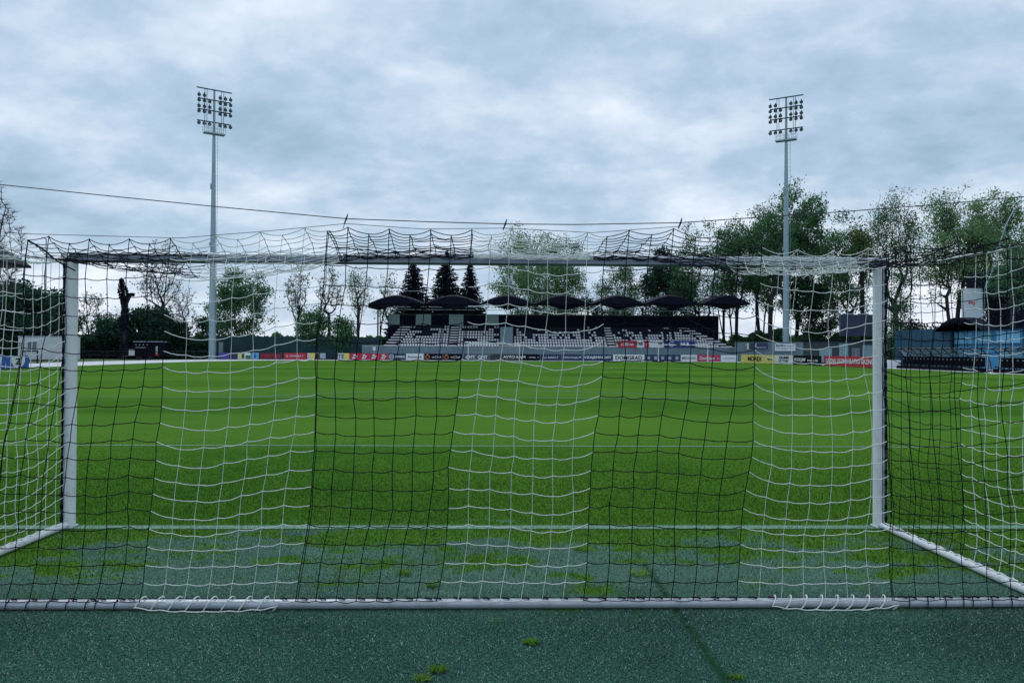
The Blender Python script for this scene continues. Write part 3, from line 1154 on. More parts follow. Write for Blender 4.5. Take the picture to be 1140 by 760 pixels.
# ------------------------------------------------------------------ floodlight masts
def floodlight(px, Y, ztop_px, tilt, label, rz):
    base = P(px, 395, Y)
    base.z = 0
    top = P(px, ztop_px, Y).z
    o = empty('floodlight_mast', base, label, 'floodlight', 'floodlight masts behind the far corners')
    x, y = base.x, base.y
    S = Y / F
    mb = MB()
    H = top
    mb.tube([(x, y, 0), (x, y, H * .5), (x, y, H - 7.2)], [.52, .37, .22], 16)
    mb.tube([(x, y, H - 7.2), (x, y, H)], [.20, .15], 12)
    pole = mb.build('pole', ['mast_grey'], o)
    mb = MB()
    mb.tube([(x, y, .0), (x, y, .12)], [.95, .95], 16)
    mb.build('base_plate', ['mast_grey'], o)
    mb = MB()
    mb.box(x - .42, x - .30, y - .2, y + .2, H * .63, H * .63 + .8)
    mb.box(x - .5, x - .38, y - .2, y + .2, H * .42, H * .42 + .5)
    for yy in (y - .13, y - .07):
        mb.tube([(x + .60, yy, .8), (x + .60, yy, 34)], .015, 4)
    for k in range(60):
        z = 1 + k * .55
        mb.tube([(x + .20, y - .1, z), (x + .62, y - .1, z)], .015, 4)
    mb.build('ladder', ['mast_grey'], o)
    d = Vector((cos(rz), sin(rz), 0))          # direction of the cross arms
    f = Vector((sin(rz), -cos(rz), 0))         # direction the lamps face (towards pitch)
    c = Vector((x, y, 0))
    rows = [H - .1, H - 1.65, H - 3.25, H - 4.95]
    wid = [2.5, 2.35, 2.35, 2.45]
    mb = MB()
    for z, w in zip(rows, wid):
        mb.obox(c + Vector((0, 0, z)) + f * .1, d * w, f * .07, Vector((0, 0, .07)))
    for u in (-1.35, -1.05, 1.05, 1.35):
        mb.obox(c + d * u + f * .05 + Vector((0, 0, H - 2.9)), d * .03, f * .03, Vector((0, 0, 2.75)))
    mb.build('cross_arms', ['lamp_dark'], o)
    mb = MB()
    mb.obox(c + Vector((0, 0, H - 6.65)) + f * .1, d * 1.5, f * .5, Vector((0, 0, .09)))
    for u in np.linspace(-1.5, 1.5, 6):
        for v in (-.6, .6):
            mb.obox(c + d * u + f * (v + .1) + Vector((0, 0, H - 6.1)), d * .02, f * .02, Vector((0, 0, .5)))
    for v in (-.6, .6):
        for hz in (.5, 1.0):
            mb.obox(c + f * (v + .1) + Vector((0, 0, H - 6.6 + hz)), d * 1.5, f * .02, Vector((0, 0, .02)))
    mb.build('platform', ['mast_grey'], o)
    us = [-2.25, -1.5, -.75, .75, 1.5, 2.25]
    for z, r0 in ((H - 1.2, 0), (H - 2.0, 1), (H - 2.85, 2), (H - 3.6, 3), (H - 5.35, 4)):
        for q, u in enumerate(us):
            if r0 == 0 and q == 2:
                continue
            m2 = MB()
            cc_ = c + d * u + f * .38 + Vector((0, 0, z))
            ax = (f * .8 + Vector((0, 0, -.62))).normalized()
            m2.tube([cc_ - ax * .22, cc_ - ax * .1, cc_ + ax * .12, cc_ + ax * .2], [.10, .22, .27, .25], 10)
            m2.obox(cc_ - ax * .1 + Vector((0, 0, .18)), d * .05, f * .12, Vector((0, 0, .16)))
            lp = m2.build('lamp', ['lamp_dark'], o)
            m3 = MB()
            m3.tube([cc_ + ax * .2, cc_ + ax * .215], [.22, .22], 10)
            m3.build('lens', ['glass_lamp'], lp)
    return o


floodlight(236, 116, 100, 0, 'tall grey floodlight mast left of the spreading leafy tree with two trunks', radians(33))
floodlight(875, 116, 108, 0, 'tall grey floodlight mast on the right, rising in front of the dense tall tree', radians(-31))


# ------------------------------------------------------------------ boards
def solid_board(name, A, B, z0, z1, mat, label, cat='advertising board', group='advertising boards round the pitch', th=.06, legs=True):
    A, B = Vector((A[0], A[1], 0)), Vector((B[0], B[1], 0))
    d = (B - A)
    ln = d.length
    d.normalize()
    nrm = Vector((d.y, -d.x, 0))
    mid = (A + B) / 2
    o = empty(name, (mid.x, mid.y, z0 if z0 > .5 else 0), label, cat, group)
    mb = MB()
    mb.obox(mid - nrm * th / 2 + Vector((0, 0, (z0 + z1) / 2)), d * (ln / 2 - .015), nrm * th / 2, Vector((0, 0, (z1 - z0) / 2)))
    p = mb.build('panel', [mat], o)
    if legs:
        mb = MB()
        for u in (.12, .88):
            q = A.lerp(B, u) - nrm * (th + .3)
            mb.obox(q + nrm * .14 + Vector((0, 0, .03)), d * .03, nrm * .3, Vector((0, 0, .03)))
            mb.obox(A.lerp(B, u) - nrm * (th + .03) + Vector((0, 0, z1 * .45)), d * .03, nrm * .03, Vector((0, 0, z1 * .45)))
        mb.build('stand', ['rail_dark'], o)
    return o


def rect_on(o, A, B, u0, u1, z0, z1, mat, name='panel_patch', off=.004):
    A, B = Vector((A[0], A[1], 0)), Vector((B[0], B[1], 0))
    d = (B - A)
    nrm = Vector((d.y, -d.x, 0)).normalized()
    mb = MB()
    p0, p1 = A.lerp(B, u0), A.lerp(B, u1)
    mb.obox((p0 + p1) / 2 + nrm * off / 2 + Vector((0, 0, (z0 + z1) / 2)), (p1 - p0) / 2, nrm * off / 2, Vector((0, 0, (z1 - z0) / 2)))
    return mb.build(name, [mat], o)


def ring_on(o, A, B, u, z, r, mat, w=.05, off=.012, full=False, name='emblem'):
    A, B = Vector((A[0], A[1], 0)), Vector((B[0], B[1], 0))
    d = (B - A).normalized()
    nrm = Vector((d.y, -d.x, 0))
    c = A.lerp(B, u) + nrm * off + Vector((0, 0, z))
    n_ = 16
    outer_ = [c + d * (r * cos(2 * pi * k / n_)) + Vector((0, 0, r * sin(2 * pi * k / n_))) for k in range(n_)]
    mb = MB()
    if full:
        mb.add(outer_, [tuple(range(n_))])
    else:
        inn = [c + d * ((r - w) * cos(2 * pi * k / n_)) + Vector((0, 0, (r - w) * sin(2 * pi * k / n_))) for k in range(n_)]
        mb.add(outer_ + inn, [(k, (k + 1) % n_, n_ + (k + 1) % n_, n_ + k) for k in range(n_)])
    return mb.build(name, [mat], o)


BYF = 115.6
BZ0, BZ1 = .06, 1.02


def fb(px0, px1, mat, label, txt=None, tmat='white_ink', size=.42, u=.5, wfrac=.85, shear=0, bold=.01):
    A, B = P(px0, 400, BYF), P(px1, 400, BYF)
    o = solid_board('advertising_board', A, B, BZ0, BZ1, mat, label)
    w = (B - A).length
    if txt:
        text_part(txt, A, B, (BZ0 + BZ1) / 2, size, tmat, o, squeeze=w * wfrac, u=u, shear=shear, bold=bold)
    return o, A, B


fb(243, 255.5, 'purple_board', 'plain purple blue advertising board, leftmost in the row beside the left floodlight mast')
fb(256, 264, 'navy_board', 'short dark navy advertising board between the purple and the pale yellow board')
o, A, B = fb(264.5, 279, 'pale_yellow', 'pale yellow and green advertising board with dark slanted shapes')
rect_on(o, A, B, .33, .5, .2, .85, 'ink', 'motif')
rect_on(o, A, B, .62, .97, .1, .65, 'green_ink', 'motif')
rect_on(o, A, B, .55, .97, .66, .98, 'white_board', 'motif', off=.006)
o, A, B = fb(279.5, 288, 'lightblue_ink', 'small blue advertising board with a dark blue shape')
rect_on(o, A, B, .3, .7, .25, .8, 'blue_board', 'motif')
fb(289, 314, 'dark_red', 'dark maroon advertising board with blurred red lettering', 'MRAMOR', 'red_board', .45)
o, A, B = fb(316, 341, 'red_board', 'red advertising board with small white lettering in the middle', 'ARMENIJA 7', size=.28, u=.55, wfrac=.62)
ring_on(o, A, B, .14, .54, .15, 'white_ink')
o, A, B = fb(342, 355, 'yellow_board', 'yellow advertising board with a white left end and a dark right end')
rect_on(o, A, B, 0.01, .22, BZ0, BZ1, 'white_board', 'motif')
text_part('2', A, B, .54, .5, 'red_ink', o, u=.11, off=.02)
rect_on(o, A, B, .72, .99, BZ0 + .05, BZ1 - .05, 'ink', 'motif')
fb(356, 362.5, 'grey_board', 'small plain light grey board right of the yellow and black one')
o, A, B = fb(376, 389, 'yellow_board', 'white and yellow advertising board with black letters TE')
rect_on(o, A, B, 0.01, .5, BZ0, BZ1, 'white_board', 'motif')
text_part('TE', A, B, .54, .62, 'ink', o, u=.27, bold=.03)
for k, nm in enumerate(['first', 'second', 'third', 'fourth']):
    fb(389.5 + k * 10.7, 389.5 + (k + 1) * 10.7 - .2, 'red_board', '%s from the left of four red boards with a white slanted Zr sign' % nm, 'Zr', size=.62, wfrac=.6, shear=.3, bold=.04)
o, A, B = fb(432.5, 451.5, 'navy_board', 'navy advertising board with a white ring emblem and three white blocks', 'EMB', size=.3, u=.62, wfrac=.4, bold=.03)
ring_on(o, A, B, .17, .54, .36, 'white_ink', .07)
text_part('W', A, B, .50, .34, 'white_ink', o, u=.17)
rect_on(o, A, B, .83, .96, .35, .72, 'grey_board', 'motif')
fb(452, 471.5, 'white_board', 'white advertising board with thin black lettering', 'Avtomark', 'ink', .38)
for k in range(2):
    o, A, B = fb(472.5 + k * 21, 493 + k * 21, 'near_black', ['black board with an orange round emblem and white script, beside the white lettered board', 'black board with an orange round emblem and white script, left of the GMT board'][k], 'wClub', size=.34, u=.66, wfrac=.5, shear=.35, bold=0)
    ring_on(o, A, B, .17, .52, .33, 'orange_ink', .1)
    rect_on(o, A, B, .13, .21, .7, .95, 'orange_ink', 'emblem')
fb(516, 545, 'navy_board', 'navy board with large white letters GMT GMT behind the left post of the far goal', 'GMT  GMT', size=.5, bold=.03)
fb(545.5, 558, 'near_black', 'plain black board in the middle of the far goal')
o, A, B = fb(558.5, 601, 'near_black', 'black board with white letters AVTO RAJM behind the right post of the far goal', 'AVTO RAJM', size=.48, u=.33, wfrac=.58, bold=.03)
text_part('- MOBIL  d', A, B, .54, .2, 'white_ink', o, u=.82, squeeze=1.6)
o, A, B = fb(601.5, 625, 'navy_board', 'navy board with two small blurred white words, right of the AVTO RAJM board', 'co AMALT', size=.28, wfrac=.7)
o, A, B = fb(625.5, 648, 'navy_board', 'navy board with small white words and a little emblem at its right end', 'HMM Mobilia', size=.28, wfrac=.72, u=.45)
text_part('M', A, B, .6, .3, 'white_ink', o, u=.9, bold=.03)
fb(648.5, 682, 'navy_board', 'navy board with one long pale outlined word, left of the big black lettering', 'VZAJEMNOST', size=.44, wfrac=.92, bold=.03)
fb(682.5, 717.5, 'white_board', 'white advertising board with heavy black letters DOMGRAD', 'DOMGRAD', 'ink', .6, bold=.03)
o, A, B = fb(718, 757.5, 'navy_board', 'navy board with five small pale squares in a row')
for k in range(5):
    rect_on(o, A, B, .06 + k * .2, .14 + k * .2, .3, .78, 'grey_board', 'emblem')
fb(758, 776, 'white_board', 'white board with thin dark letters MEGRAD', 'MEGRAD', 'ink', .36)
o, A, B = fb(776.5, 802, 'pink_board', 'crimson board with white italic lettering', 'DonRizzo', size=.5, u=.42, wfrac=.66, shear=.2, bold=.02)
text_part('ax', A, B, .5, .2, 'white_ink', o, u=.9)
fb(802.5, 821, 'white_board', 'white board with small dark lettering, rightmost before the corner', '- & more', 'ink', .22, wfrac=.7)

# corner and right touchline
C_ = [P(825, 400, 104), P(863, 400, 97.5), P(883, 400, 94), PX(914, 36.2), PX(917.5, 36.6), PX(975, 37.2), PX(996, 37.4)]


def cb_(i, j, mat, label, h=1.15, **kw):
    A, B = C_[i], C_[j]
    o = solid_board('advertising_board', A, B, BZ0, h, mat, label)
    return o, A, B


o, A, B = cb_(0, 1, 'yellow_board', 'pale yellow board with black letters MOREX in the far right corner')
text_part('MOREX', A, B, .62, .62, 'ink', o, u=.42, squeeze=2.9, bold=.03)
text_part('do o', A, B, .62, .34, 'ink', o, u=.85, squeeze=.9, bold=.03)
o, A, B = cb_(1, 2, 'white_board', 'white board crowded with black lettering and a crest, right of the yellow one')
text_part('GUMS', A, B, .84, .36, 'ink', o, squeeze=2.0, bold=.04)
text_part('PELCOM', A, B, .38, .34, 'ink', o, squeeze=2.0, bold=.04, u=.45)
o, A, B = cb_(2, 3, 'near_black', 'black board with large white word and smaller white marks, left of the red one')
dAB = (B - A).length
text_part('KOLJM', A, B, .6, .5, 'white_ink', o, u=.26, squeeze=dAB * .42, shear=.2, bold=.03)
text_part('inter o AB', A, B, .6, .24, 'white_ink', o, u=.72, squeeze=dAB * .36, bold=.02)
o, A, B = cb_(4, 5, 'red_board', 'long red board with rows of white lettering left of the right goalpost')
dAB = (B - A).length
text_part('GAZING GAZING ZLATKO GAZING', A, B, .62, .5, 'white_ink', o, squeeze=dAB * .92, bold=.02)

# second-tier terrace wall and its signs, far right corner
A, B = P(818, 390, 119), P(931, 390, 112)
wl = solid_board('terrace_wall', A, B, 0, 3.0, 'concrete_teal', 'blue grey concrete terrace wall behind the boards in the far right corner', 'wall', None, th=.3, legs=False)
wl['group'] = 'low walls'
del wl['group']
A2, B2 = P(834, 390, 117), P(855, 390, 116)
o = solid_board('banner', A2, B2, 1.9, 2.9, 'navy_board', 'dark banner with a light Z mark and a small white word on the terrace wall', 'banner', 'banners on the terrace wall', legs=False)
text_part('Z', A2, B2, 2.58, .42, 'white_ink', o, u=.35)
text_part('Agroma', A2, B2, 2.2, .26, 'white_ink', o, u=.6, squeeze=1.6)
rect_on(o, A2, B2, -.12, -.02, 1.95, 2.85, 'pale_yellow', 'edge_strip')
A2, B2 = P(862.5, 390, 115.5), P(885.5, 390, 114)
o = solid_board('banner', A2, B2, 1.7, 2.75, 'white_board', 'white banner with two lines of dark lettering behind the right floodlight mast', 'banner', 'banners on the terrace wall', legs=False)
text_part('MARATON', A2, B2, 2.48, .3, 'ink', o, squeeze=2.6, bold=.03)
text_part('INFORMATIKA', A2, B2, 2.05, .3, 'grey_board', o, squeeze=2.6, bold=.03)
A2, B2 = P(894, 390, 112), P(925, 390, 108)
o = solid_board('banner', A2, B2, 1.35, 2.8, 'white_board', 'large white banner with a dark roof shaped mark over a lettered strip', 'banner', 'banners on the terrace wall', legs=False)
text_part('^', A2, B2, 2.45, .3, 'ink', o, u=.38, bold=.05)
text_part('MLEKARNA', A2, B2, 1.9, .26, 'ink', o, u=.38, squeeze=2.5)
rect_on(o, A2, B2, .02, .72, 1.42, 1.62, 'navy_board', 'strip')

# left touchline boards
for k in range(4):
    A, B = Vector((-36.6, 50.0 + k * 2.9, 0)), Vector((-36.6, 52.8 + k * 2.9, 0))
    lab = ['blue board with a white shield emblem, nearest of the row at the left edge', 'blue board with a white shield emblem, second nearest at the left edge', 'blue board with a white shield emblem, third at the left edge', 'blue board with a white shield emblem at the far end of the left row'][k]
    o = solid_board('advertising_board', A, B, .05, 1.02, 'blue_board', lab)
    c = (A + B) / 2
    d = (B - A).normalized()
    sh = [(-.85, .96), (.85, .96), (.85, .55), (.6, .24), (0, .10), (-.6, .24), (-.85, .55)]
    mb = MB()
    mb.add([c + d * a + Vector((.012, 0, z)) for a, z in sh], [tuple(range(len(sh)))])
    mb.build('shield', ['white_ink'], o)
    text_part('Z', A, B, .58, .5, 'ink', o, off=.03, squeeze=.8, bold=.04)


# ------------------------------------------------------------------ far goals
def small_goal(x0, x1, Y, label, nm='football_goal', h=2.44, depth=1.8, net=True):
    xc = (x0 + x1) / 2
    o = empty(nm, (xc, Y, 0), label, 'goal', 'far goals')
    for x in (x0, x1):
        mb = MB()
        mb.tube([(x, Y, 0), (x, Y, h)], .065, 10)
        mb.build('post', ['white_paint'], o)
    mb = MB()
    mb.tube([(x0 - .06, Y, h + .06), (x1 + .06, Y, h + .06)], .065, 10)
    mb.build('crossbar', ['white_paint'], o)
    mb = MB()
    for x in (x0, x1):
        mb.tube([(x, Y, h), (x, Y + depth * .5, h - .05), (x, Y + depth, .05), (x, Y, .05)], .025, 6)
    mb.tube([(x0, Y + depth, .05), (x1, Y + depth, .05)], .03, 6)
    mb.build('back_frame', ['steel_bar'], o)
    if net:
        paths = []
        for i in range(37):
            x = x0 + (x1 - x0) * i / 36
            paths.append([Vector((x, Y + depth * .5, h - .1)), Vector((x, Y + depth * .8, h * .5)), Vector((x, Y + depth, .05))])
        for j in range(12):
            z = .05 + (h - .15) * j / 11
            yy = Y + depth * (1 - .5 * j / 11)
            paths.append([Vector((x0, yy, z)), Vector(((x0 + x1) / 2, yy, z - .02)), Vector((x1, yy, z))])
        V1, F1 = strand_arrays(paths, .005)
        np_mesh('net', V1, F1, ['twine_white'], o)
    return o


small_goal(GX - 3.72, GX + 3.72, FARY, 'white football goal standing on the far goal line in front of the stand')
x0 = P(733, 400, 114.6).x
small_goal(x0, x0 + 7.4, 114.6, 'spare white goal parked by the boards right of the far goal', net=False)
x0 = P(25, 400, 80).x
small_goal(x0, x0 + 1.5, 80, 'small dark framed goal behind the shield boards at the left edge', 'mini_goal', h=1.2, depth=.8, net=False)
for ch in bpy.data.objects:
    if ch.parent and ch.parent.name.startswith('mini_goal'):
        for s_ in range(len(ch.data.materials)):
            ch.data.materials[s_] = MATS['near_black']


# ------------------------------------------------------------------ grandstand
SY = 120.6            # front wall
sx0, sx1 = P(426, 385, SY).x, P(819, 385, SY).x
stand = empty('grandstand', ((sx0 + sx1) / 2, SY, 0), 'long concrete grandstand with black and white seats behind the far goal', 'grandstand')
wallL = P(403, 385, SY).x
Z0 = P(620, 386.0, SY).z
RISE, DEP, NROW = .43, .78, 8
mb = MB()
mb.box(wallL, sx1 + 1.4, SY, SY + .25, 0, Z0)
mb.build('front_wall', ['concrete_teal'], stand)
mb = MB()
mb.box(wallL, sx1 + 1.4, SY - .05, SY + .3, Z0 + .002, Z0 + .1)
mb.build('coping', ['concrete_pale'], stand)
mb = MB()
for r in range(NROW):
    x1_ = sx1 - .75 * r * .95
    x0_ = sx0 + .25 * r
    mb.box(x0_, x1_, SY + .3 + r * DEP, SY + .3 + (r + 1) * DEP - .003, 0, Z0 + r * RISE + .0)
mb.build('terrace', ['concrete_dark'], stand)


def stair(xa, xb, lean, nm='stairway'):
    mb = MB()
    for r in range(NROW):
        z = Z0 + .02 + r * RISE
        o_ = lean * r
        mb.box(xa + o_, xb + o_, SY + .26 + r * DEP, SY + .26 + (r + 1) * DEP + .02, z + .02, z + .19, 0)
        mb.box(xa + o_ + .02, xb + o_ - .02, SY + .30 + r * DEP, SY + .27 + (r + 1) * DEP, z - .3, z + .018, 1)
    return mb.build(nm, ['seat_white', 'near_black'], stand)


S1 = SY / F
xpx = lambda px: P(px, 375, SY).x
stair(xpx(427), xpx(441), .26)
stair(xpx(499), xpx(508), .02)
stair(xpx(678), xpx(685.5), 0)
stair(xpx(803), xpx(816), -.78)
# vomitory block between the two halves
mb = MB()
mb.box(xpx(557), xpx(571), SY + .26, SY + 5.5, Z0 + .1, P(560, 364, SY).z, bev=.05)
mb.build('entrance_block', ['concrete_teal'], stand)
# back wall, windows and dark screen
YB = SY + .35 + NROW * DEP
zb0, zb1 = P(600, 364, YB).z, P(600, 350.5, YB).z
bx0, bx1 = P(432, 355, YB).x, P(800, 355, YB).x
mb = MB()
mb.box(bx0, bx1, YB, YB + .3, 0, zb1)
mb.build('back_wall', ['navy'], stand)
mb = MB()
mb.box(P(433, 355, YB).x, P(799, 355, YB).x, YB - .06, YB - .003, zb1 - .14, zb1 + .05)
mb.build('parapet_rail', ['rail_dark'], stand)
for a, b_ in ((432.5, 445), (463, 480), (500, 516), (541, 555)):
    mb = MB()
    mb.box(P(a, 355, YB).x, P(b_, 355, YB).x, YB - .12, YB - .062, P(a, 362, YB).z, P(a, 350.5, YB).z + .1)
    mb.build('window', ['window_grey'], stand)
mb = MB()
for z in (P(600, 364.5, YB).z, P(600, 367, YB).z):
    mb.box(bx0, bx1, YB - .5, YB - .46, z, z + .05)
mb.build('handrail', ['rail_dark'], stand)


def seat_geo(mb, x, y, z, mi):
    mb.box(x - .15, x + .15, y - .04, y + .36, z, z + .05, mi)
    mb.add([(x - .15, y + .30, z + .05), (x + .15, y + .30, z + .05), (x + .15, y + .40, z + .24), (x - .15, y + .40, z + .24),
            (x - .15, y + .34, z + .05), (x + .15, y + .34, z + .05), (x + .15, y + .44, z + .24), (x - .15, y + .44, z + .24)],
           [(0, 1, 2, 3), (7, 6, 5, 4), (0, 3, 7, 4), (1, 5, 6, 2), (3, 2, 6, 7)], mi)
    mb.box(x - .15, x + .15, y - .04, y - .01, z - .06, z, mi)


meW = None
sm = MB()
seat_geo(sm, 0, 0, 0, 0)
seat_me = {}
for mname in ('seat_white', 'seat_dark'):
    me = bpy.data.meshes.new('seat')
    me.from_pydata(sm.v, [], sm.f)
    me.materials.append(MATS[mname])
    seat_me[mname] = me
rest = MB()
cnt = 0
secs = [(442.5, 498, 'L'), (509, 556, 'L'), (572.5, 677, 'R'), (686.5, 802, 'R')]
rs = random.Random(5)
for r in range(NROW):
    z = Z0 + r * RISE + .12
    y = SY + .35 + r * DEP + .2
    for a, b_, sec in secs:
        xa, xb = xpx(a) + (.25 * r if a < 450 else 0), xpx(b_) - (.72 * r if b_ > 800 else 0)
        n_ = int((xb - xa) / .43)
        pr = {'R': [1, 1, .9, .62, .46, .32, .15, .05], 'L': [1, .85, .95, .68, .9, .6, .7, .5]}[sec][r]
        run = True
        for i in range(n_):
            x = xa + (i + .5) * (xb - xa) / n_
            if sec == 'L':
                if rs.random() < .45:
                    run = rs.random() < pr
                white = run
            else:
                white = rs.random() < pr
            if cnt < 100 and r < 1 and not (i % 1):
                s_ = bpy.data.objects.new('seat', seat_me['seat_white' if white else 'seat_dark'])
                col.objects.link(s_)
                s_.parent = stand
                s_.location = Vector((x, y, z)) - stand.location
                cnt += 1
            else:
                seat_geo(rest, x, y, z, 0 if white else 1)
    if False:
        pass
ob = rest.build('seats', ['seat_white', 'seat_dark'], stand)
ob['kind'] = 'stuff'

# front columns and canopies
CY = SY + 2.2


def zpy(py, Y, px=600):
    return P(px, py, Y).z


def canopy(pc, w, label, colpx, yb=0.0, parent=None):
    x = P(pc, 340, CY).x
    hw = w / 2 * CY / F
    zt = zpy(328.5 + yb, CY, pc)
    ze = zpy(339.0 + yb, CY, pc)
    mb = MB()
    nu, nv = 16, 8
    y0, y1 = CY - 2.8, CY + 3.8
    cx_ = P(colpx, 340, CY).x
    top, bot = [], []
    for j in range(nv + 1):
        v = j / nv
        yy = y0 + (y1 - y0) * v
        wv = hw * (0.86 + .14 * sin(pi * v))
        for i in range(nu + 1):
            u = -1 + 2 * i / nu
            xx = x + u * wv
            z = ze + (zt - ze) * (1 - abs(u) ** 1.7) * (0.75 + .25 * sin(pi * v))
            top.append((xx, yy, z + .05))
            # belly: pulled down to the column head
            q = max(0, 1 - abs(xx - cx_) / (hw * .75)) * max(0, 1 - abs(v - .45) / .55)
            low = ze + .10 * (1 - u * u) - 1.05 * q
            bot.append((xx, yy, min(low, z - .02)))
    W = nu + 1
    off = len(top)
    fs = []
    for j in range(nv):
        for i in range(nu):
            a = j * W + i
            fs.append((a, a + 1, a + W + 1, a + W))
            fs.append((off + a + W, off + a + W + 1, off + a + 1, off + a))
    for i in range(nu):
        fs.append((off + i, off + i + 1, i + 1, i))
        a = nv * W + i
        fs.append((a, a + 1, off + a + 1, off + a))
    for j in range(nv):
        a = j * W
        fs.append((a, a + W, off + a + W, off + a))
        a = j * W + nu
        fs.append((a + W, a, off + a, off + a + W))
    mb.add(top + bot, fs, 0, False)
    c_ = mb.build('canopy', ['canopy_dark'], stand)
    mb = MB()
    mb.tube([(x - hw, CY + 1, ze + .05), (x - hw + .01, CY + 1, ze + 1.1)], .05, 5)
    mb.build('canopy_mast', ['mast_grey'], c_)
    return x


for pc, w, cp in ((443, 66, 421), (505, 66, 505), (564, 62, 566), (625, 66, 630), (686, 62, 690), (744, 66, 750), (804, 60, 808)):
    canopy(pc, w, '', cp)
for cp, z_low in ((421.5, 0), (806, 0)):
    x = P(cp, 360, CY).x
    mb = MB()
    mb.box(x - .22, x - .02, CY - .1, CY + .15, 0, zpy(344, CY))
    mb.box(x + .12, x + .24, CY + .3, CY + .5, 0, zpy(343, CY))
    s_ = 1 if cp < 600 else -1
    mb.tube([(x + s_ * .2, CY, 4.2), (x + s_ * 1.0, CY, zpy(342, CY))], .09, 6)
    mb.build('column', ['near_black'], stand)
for cp in (470, 535, 596, 655, 716, 775):
    x = P(cp, 350, YB).x
    mb = MB()
    mb.box(x - .12, x + .12, YB - .1 + .45, YB + .15 + .45, 0, zpy(342, YB, cp))
    mb.tube([(x, YB + .4, zpy(349, YB, cp)), (x - 1.4, CY, zpy(341, CY, cp))], .07, 6)
    mb.tube([(x, YB + .4, zpy(349, YB, cp)), (x + 1.4, CY, zpy(341, CY, cp))], .07, 6)
    mb.build('column', ['near_black'], stand)
mb = MB()
for zz_ in (342.5, 345.5):
    z = zpy(zz_, YB + .8)
    mb.tube([(bx0, YB + .8, z), (bx1, YB + .8, z)], .05, 5)
z = zpy(325, CY + 3)
mb.tube([(P(420, 330, CY).x, CY + 3, z), (P(475, 330, CY).x, CY + 3, z)], .05, 5)
mb.build('roof_beam', ['mast_grey'], stand)
mb = MB()
# flood rails at the two ends
for k in range(6):
    z = Z0 + .9 + k * RISE * 1.3
for k in range(9):
    x = sx1 + .3 - .75 * .95 * k
    mb.tube([(x, SY + .3 + k * DEP, Z0 + k * RISE), (x, SY + .3 + k * DEP, Z0 + k * RISE + 1.0)], .03, 5)
mb.tube([(sx1 + .3, SY + .3, Z0 + 1), (sx1 + .3 - .75 * .95 * 8, SY + .3 + 8 * DEP, Z0 + 8 * RISE + 1)], .035, 5)
mb.build('handrail', ['rail_dark'], stand)


# banners hung on the stand front
def ban(px0, px1, mat, label, py0=379, py1=386.8):
    Yb = SY - .08
    A, B = P(px0, 383, Yb), P(px1, 383, Yb)
    z0, z1 = zpy(py1, Yb, px0), zpy(py0, Yb, px0)
    o = solid_board('banner', A, B, z0, z1, mat, label, 'banner', 'banners hung along the stand front', th=.02, legs=False)
    return o, A, B, (z0 + z1) / 2


o, A, B, zc = ban(688, 709, 'red_board', 'red banner with blurred white word, leftmost on the stand front')
text_part('LOBSTAR', A, B, zc, .5, 'white_ink', o, squeeze=2.0, bold=.02)
o, A, B, zc = ban(709.3, 717, 'white_board', 'small white banner with a dark emblem between two red ones')
text_part('AB', A, B, zc, .4, 'ink', o, bold=.04)
o, A, B, zc = ban(717.3, 722.5, 'red_board', 'narrow red banner with a small white mark')
text_part('c', A, B, zc - .1, .3, 'white_ink', o)
o, A, B, zc = ban(722.8, 738.5, 'white_board', 'white banner with a dark patch at its right end')
text_part('Mi', A, B, zc, .5, 'ink', o, u=.78, bold=.05)
o, A, B, zc = ban(739, 774.5, 'blue_board', 'long dark blue banner with a white ring emblem and letters NLB')
for ch in o.children:
    ch.data.materials[0] = MATS['navy_blue'] if 'navy_blue' in MATS else pmat('navy_blue', (0.015, 0.03, 0.2), 0.5)
text_part('NLB', A, B, zc, .6, 'white_ink', o, u=.66, squeeze=1.3, bold=.03)
ring_on(o, A, B, .24, zc, .42, 'white_ink', .08, off=.02)
text_part('oo', A, B, zc, .25, 'white_ink', o, u=.24)
# electric cabinet left of the stand
p = P(416.5, 388, SY - 1)
mb = MB()
mb.box(p.x - .22, p.x + .22, p.y - .1, p.y + .2, p.z - .25, p.z + .3, bev=.02)
mb.box(p.x - .04, p.x + .04, p.y, p.y + .1, 0, p.z - .25)
tag(mb.build('notice_box', ['white_board']), 'small white square box on a post by the left end of the stand wall', 'box')

# ------------------------------------------------------------------ screen fence behind the boards (left half)
fy = 121.5


def fence(px0, px1, Y, z1, mat, label, step=3.0, z0=0.05, nm='screen_fence', rails=None, rz=None):
    xa, xb = P(px0, 385, Y).x, P(px1, 385, Y).x
    o = empty(nm, ((xa + xb) / 2, Y, 0), label, 'fence')
    n_ = max(1, int((xb - xa) / step))
    if mat:
        mb = MB()
        nseg = n_ * 6
        vs, fs = [], []
        for i in range(nseg + 1):
            x = xa + (xb - xa) * i / nseg
            yy = Y + .04 * sin(i * 1.9) - .05
            zt = z1 - .05 * abs(sin(pi * i / 6)) * random.uniform(.5, 1.5)
            vs += [(x, yy, z0), (x, yy, zt)]
        for i in range(nseg):
            fs.append((2 * i, 2 * i + 2, 2 * i + 3, 2 * i + 1))
        mb.add(vs, fs)
        mb.build('screen_cloth', [mat], o)
    for i in range(n_ + 1):
        x = xa + (xb - xa) * i / n_
        mb = MB()
        mb.tube([(x, Y + .05, 0), (x, Y + .05, z1 + .08)], .04, 6)
        mb.build('post', ['rail_dark'], o)
    mb = MB()
    for z in (rails or [z1]):
        mb.tube([(xa, Y + .02, z), (xb, Y + .02, z)], .035, 5)
    mb.build('rail', ['rail_dark'], o)
    return o


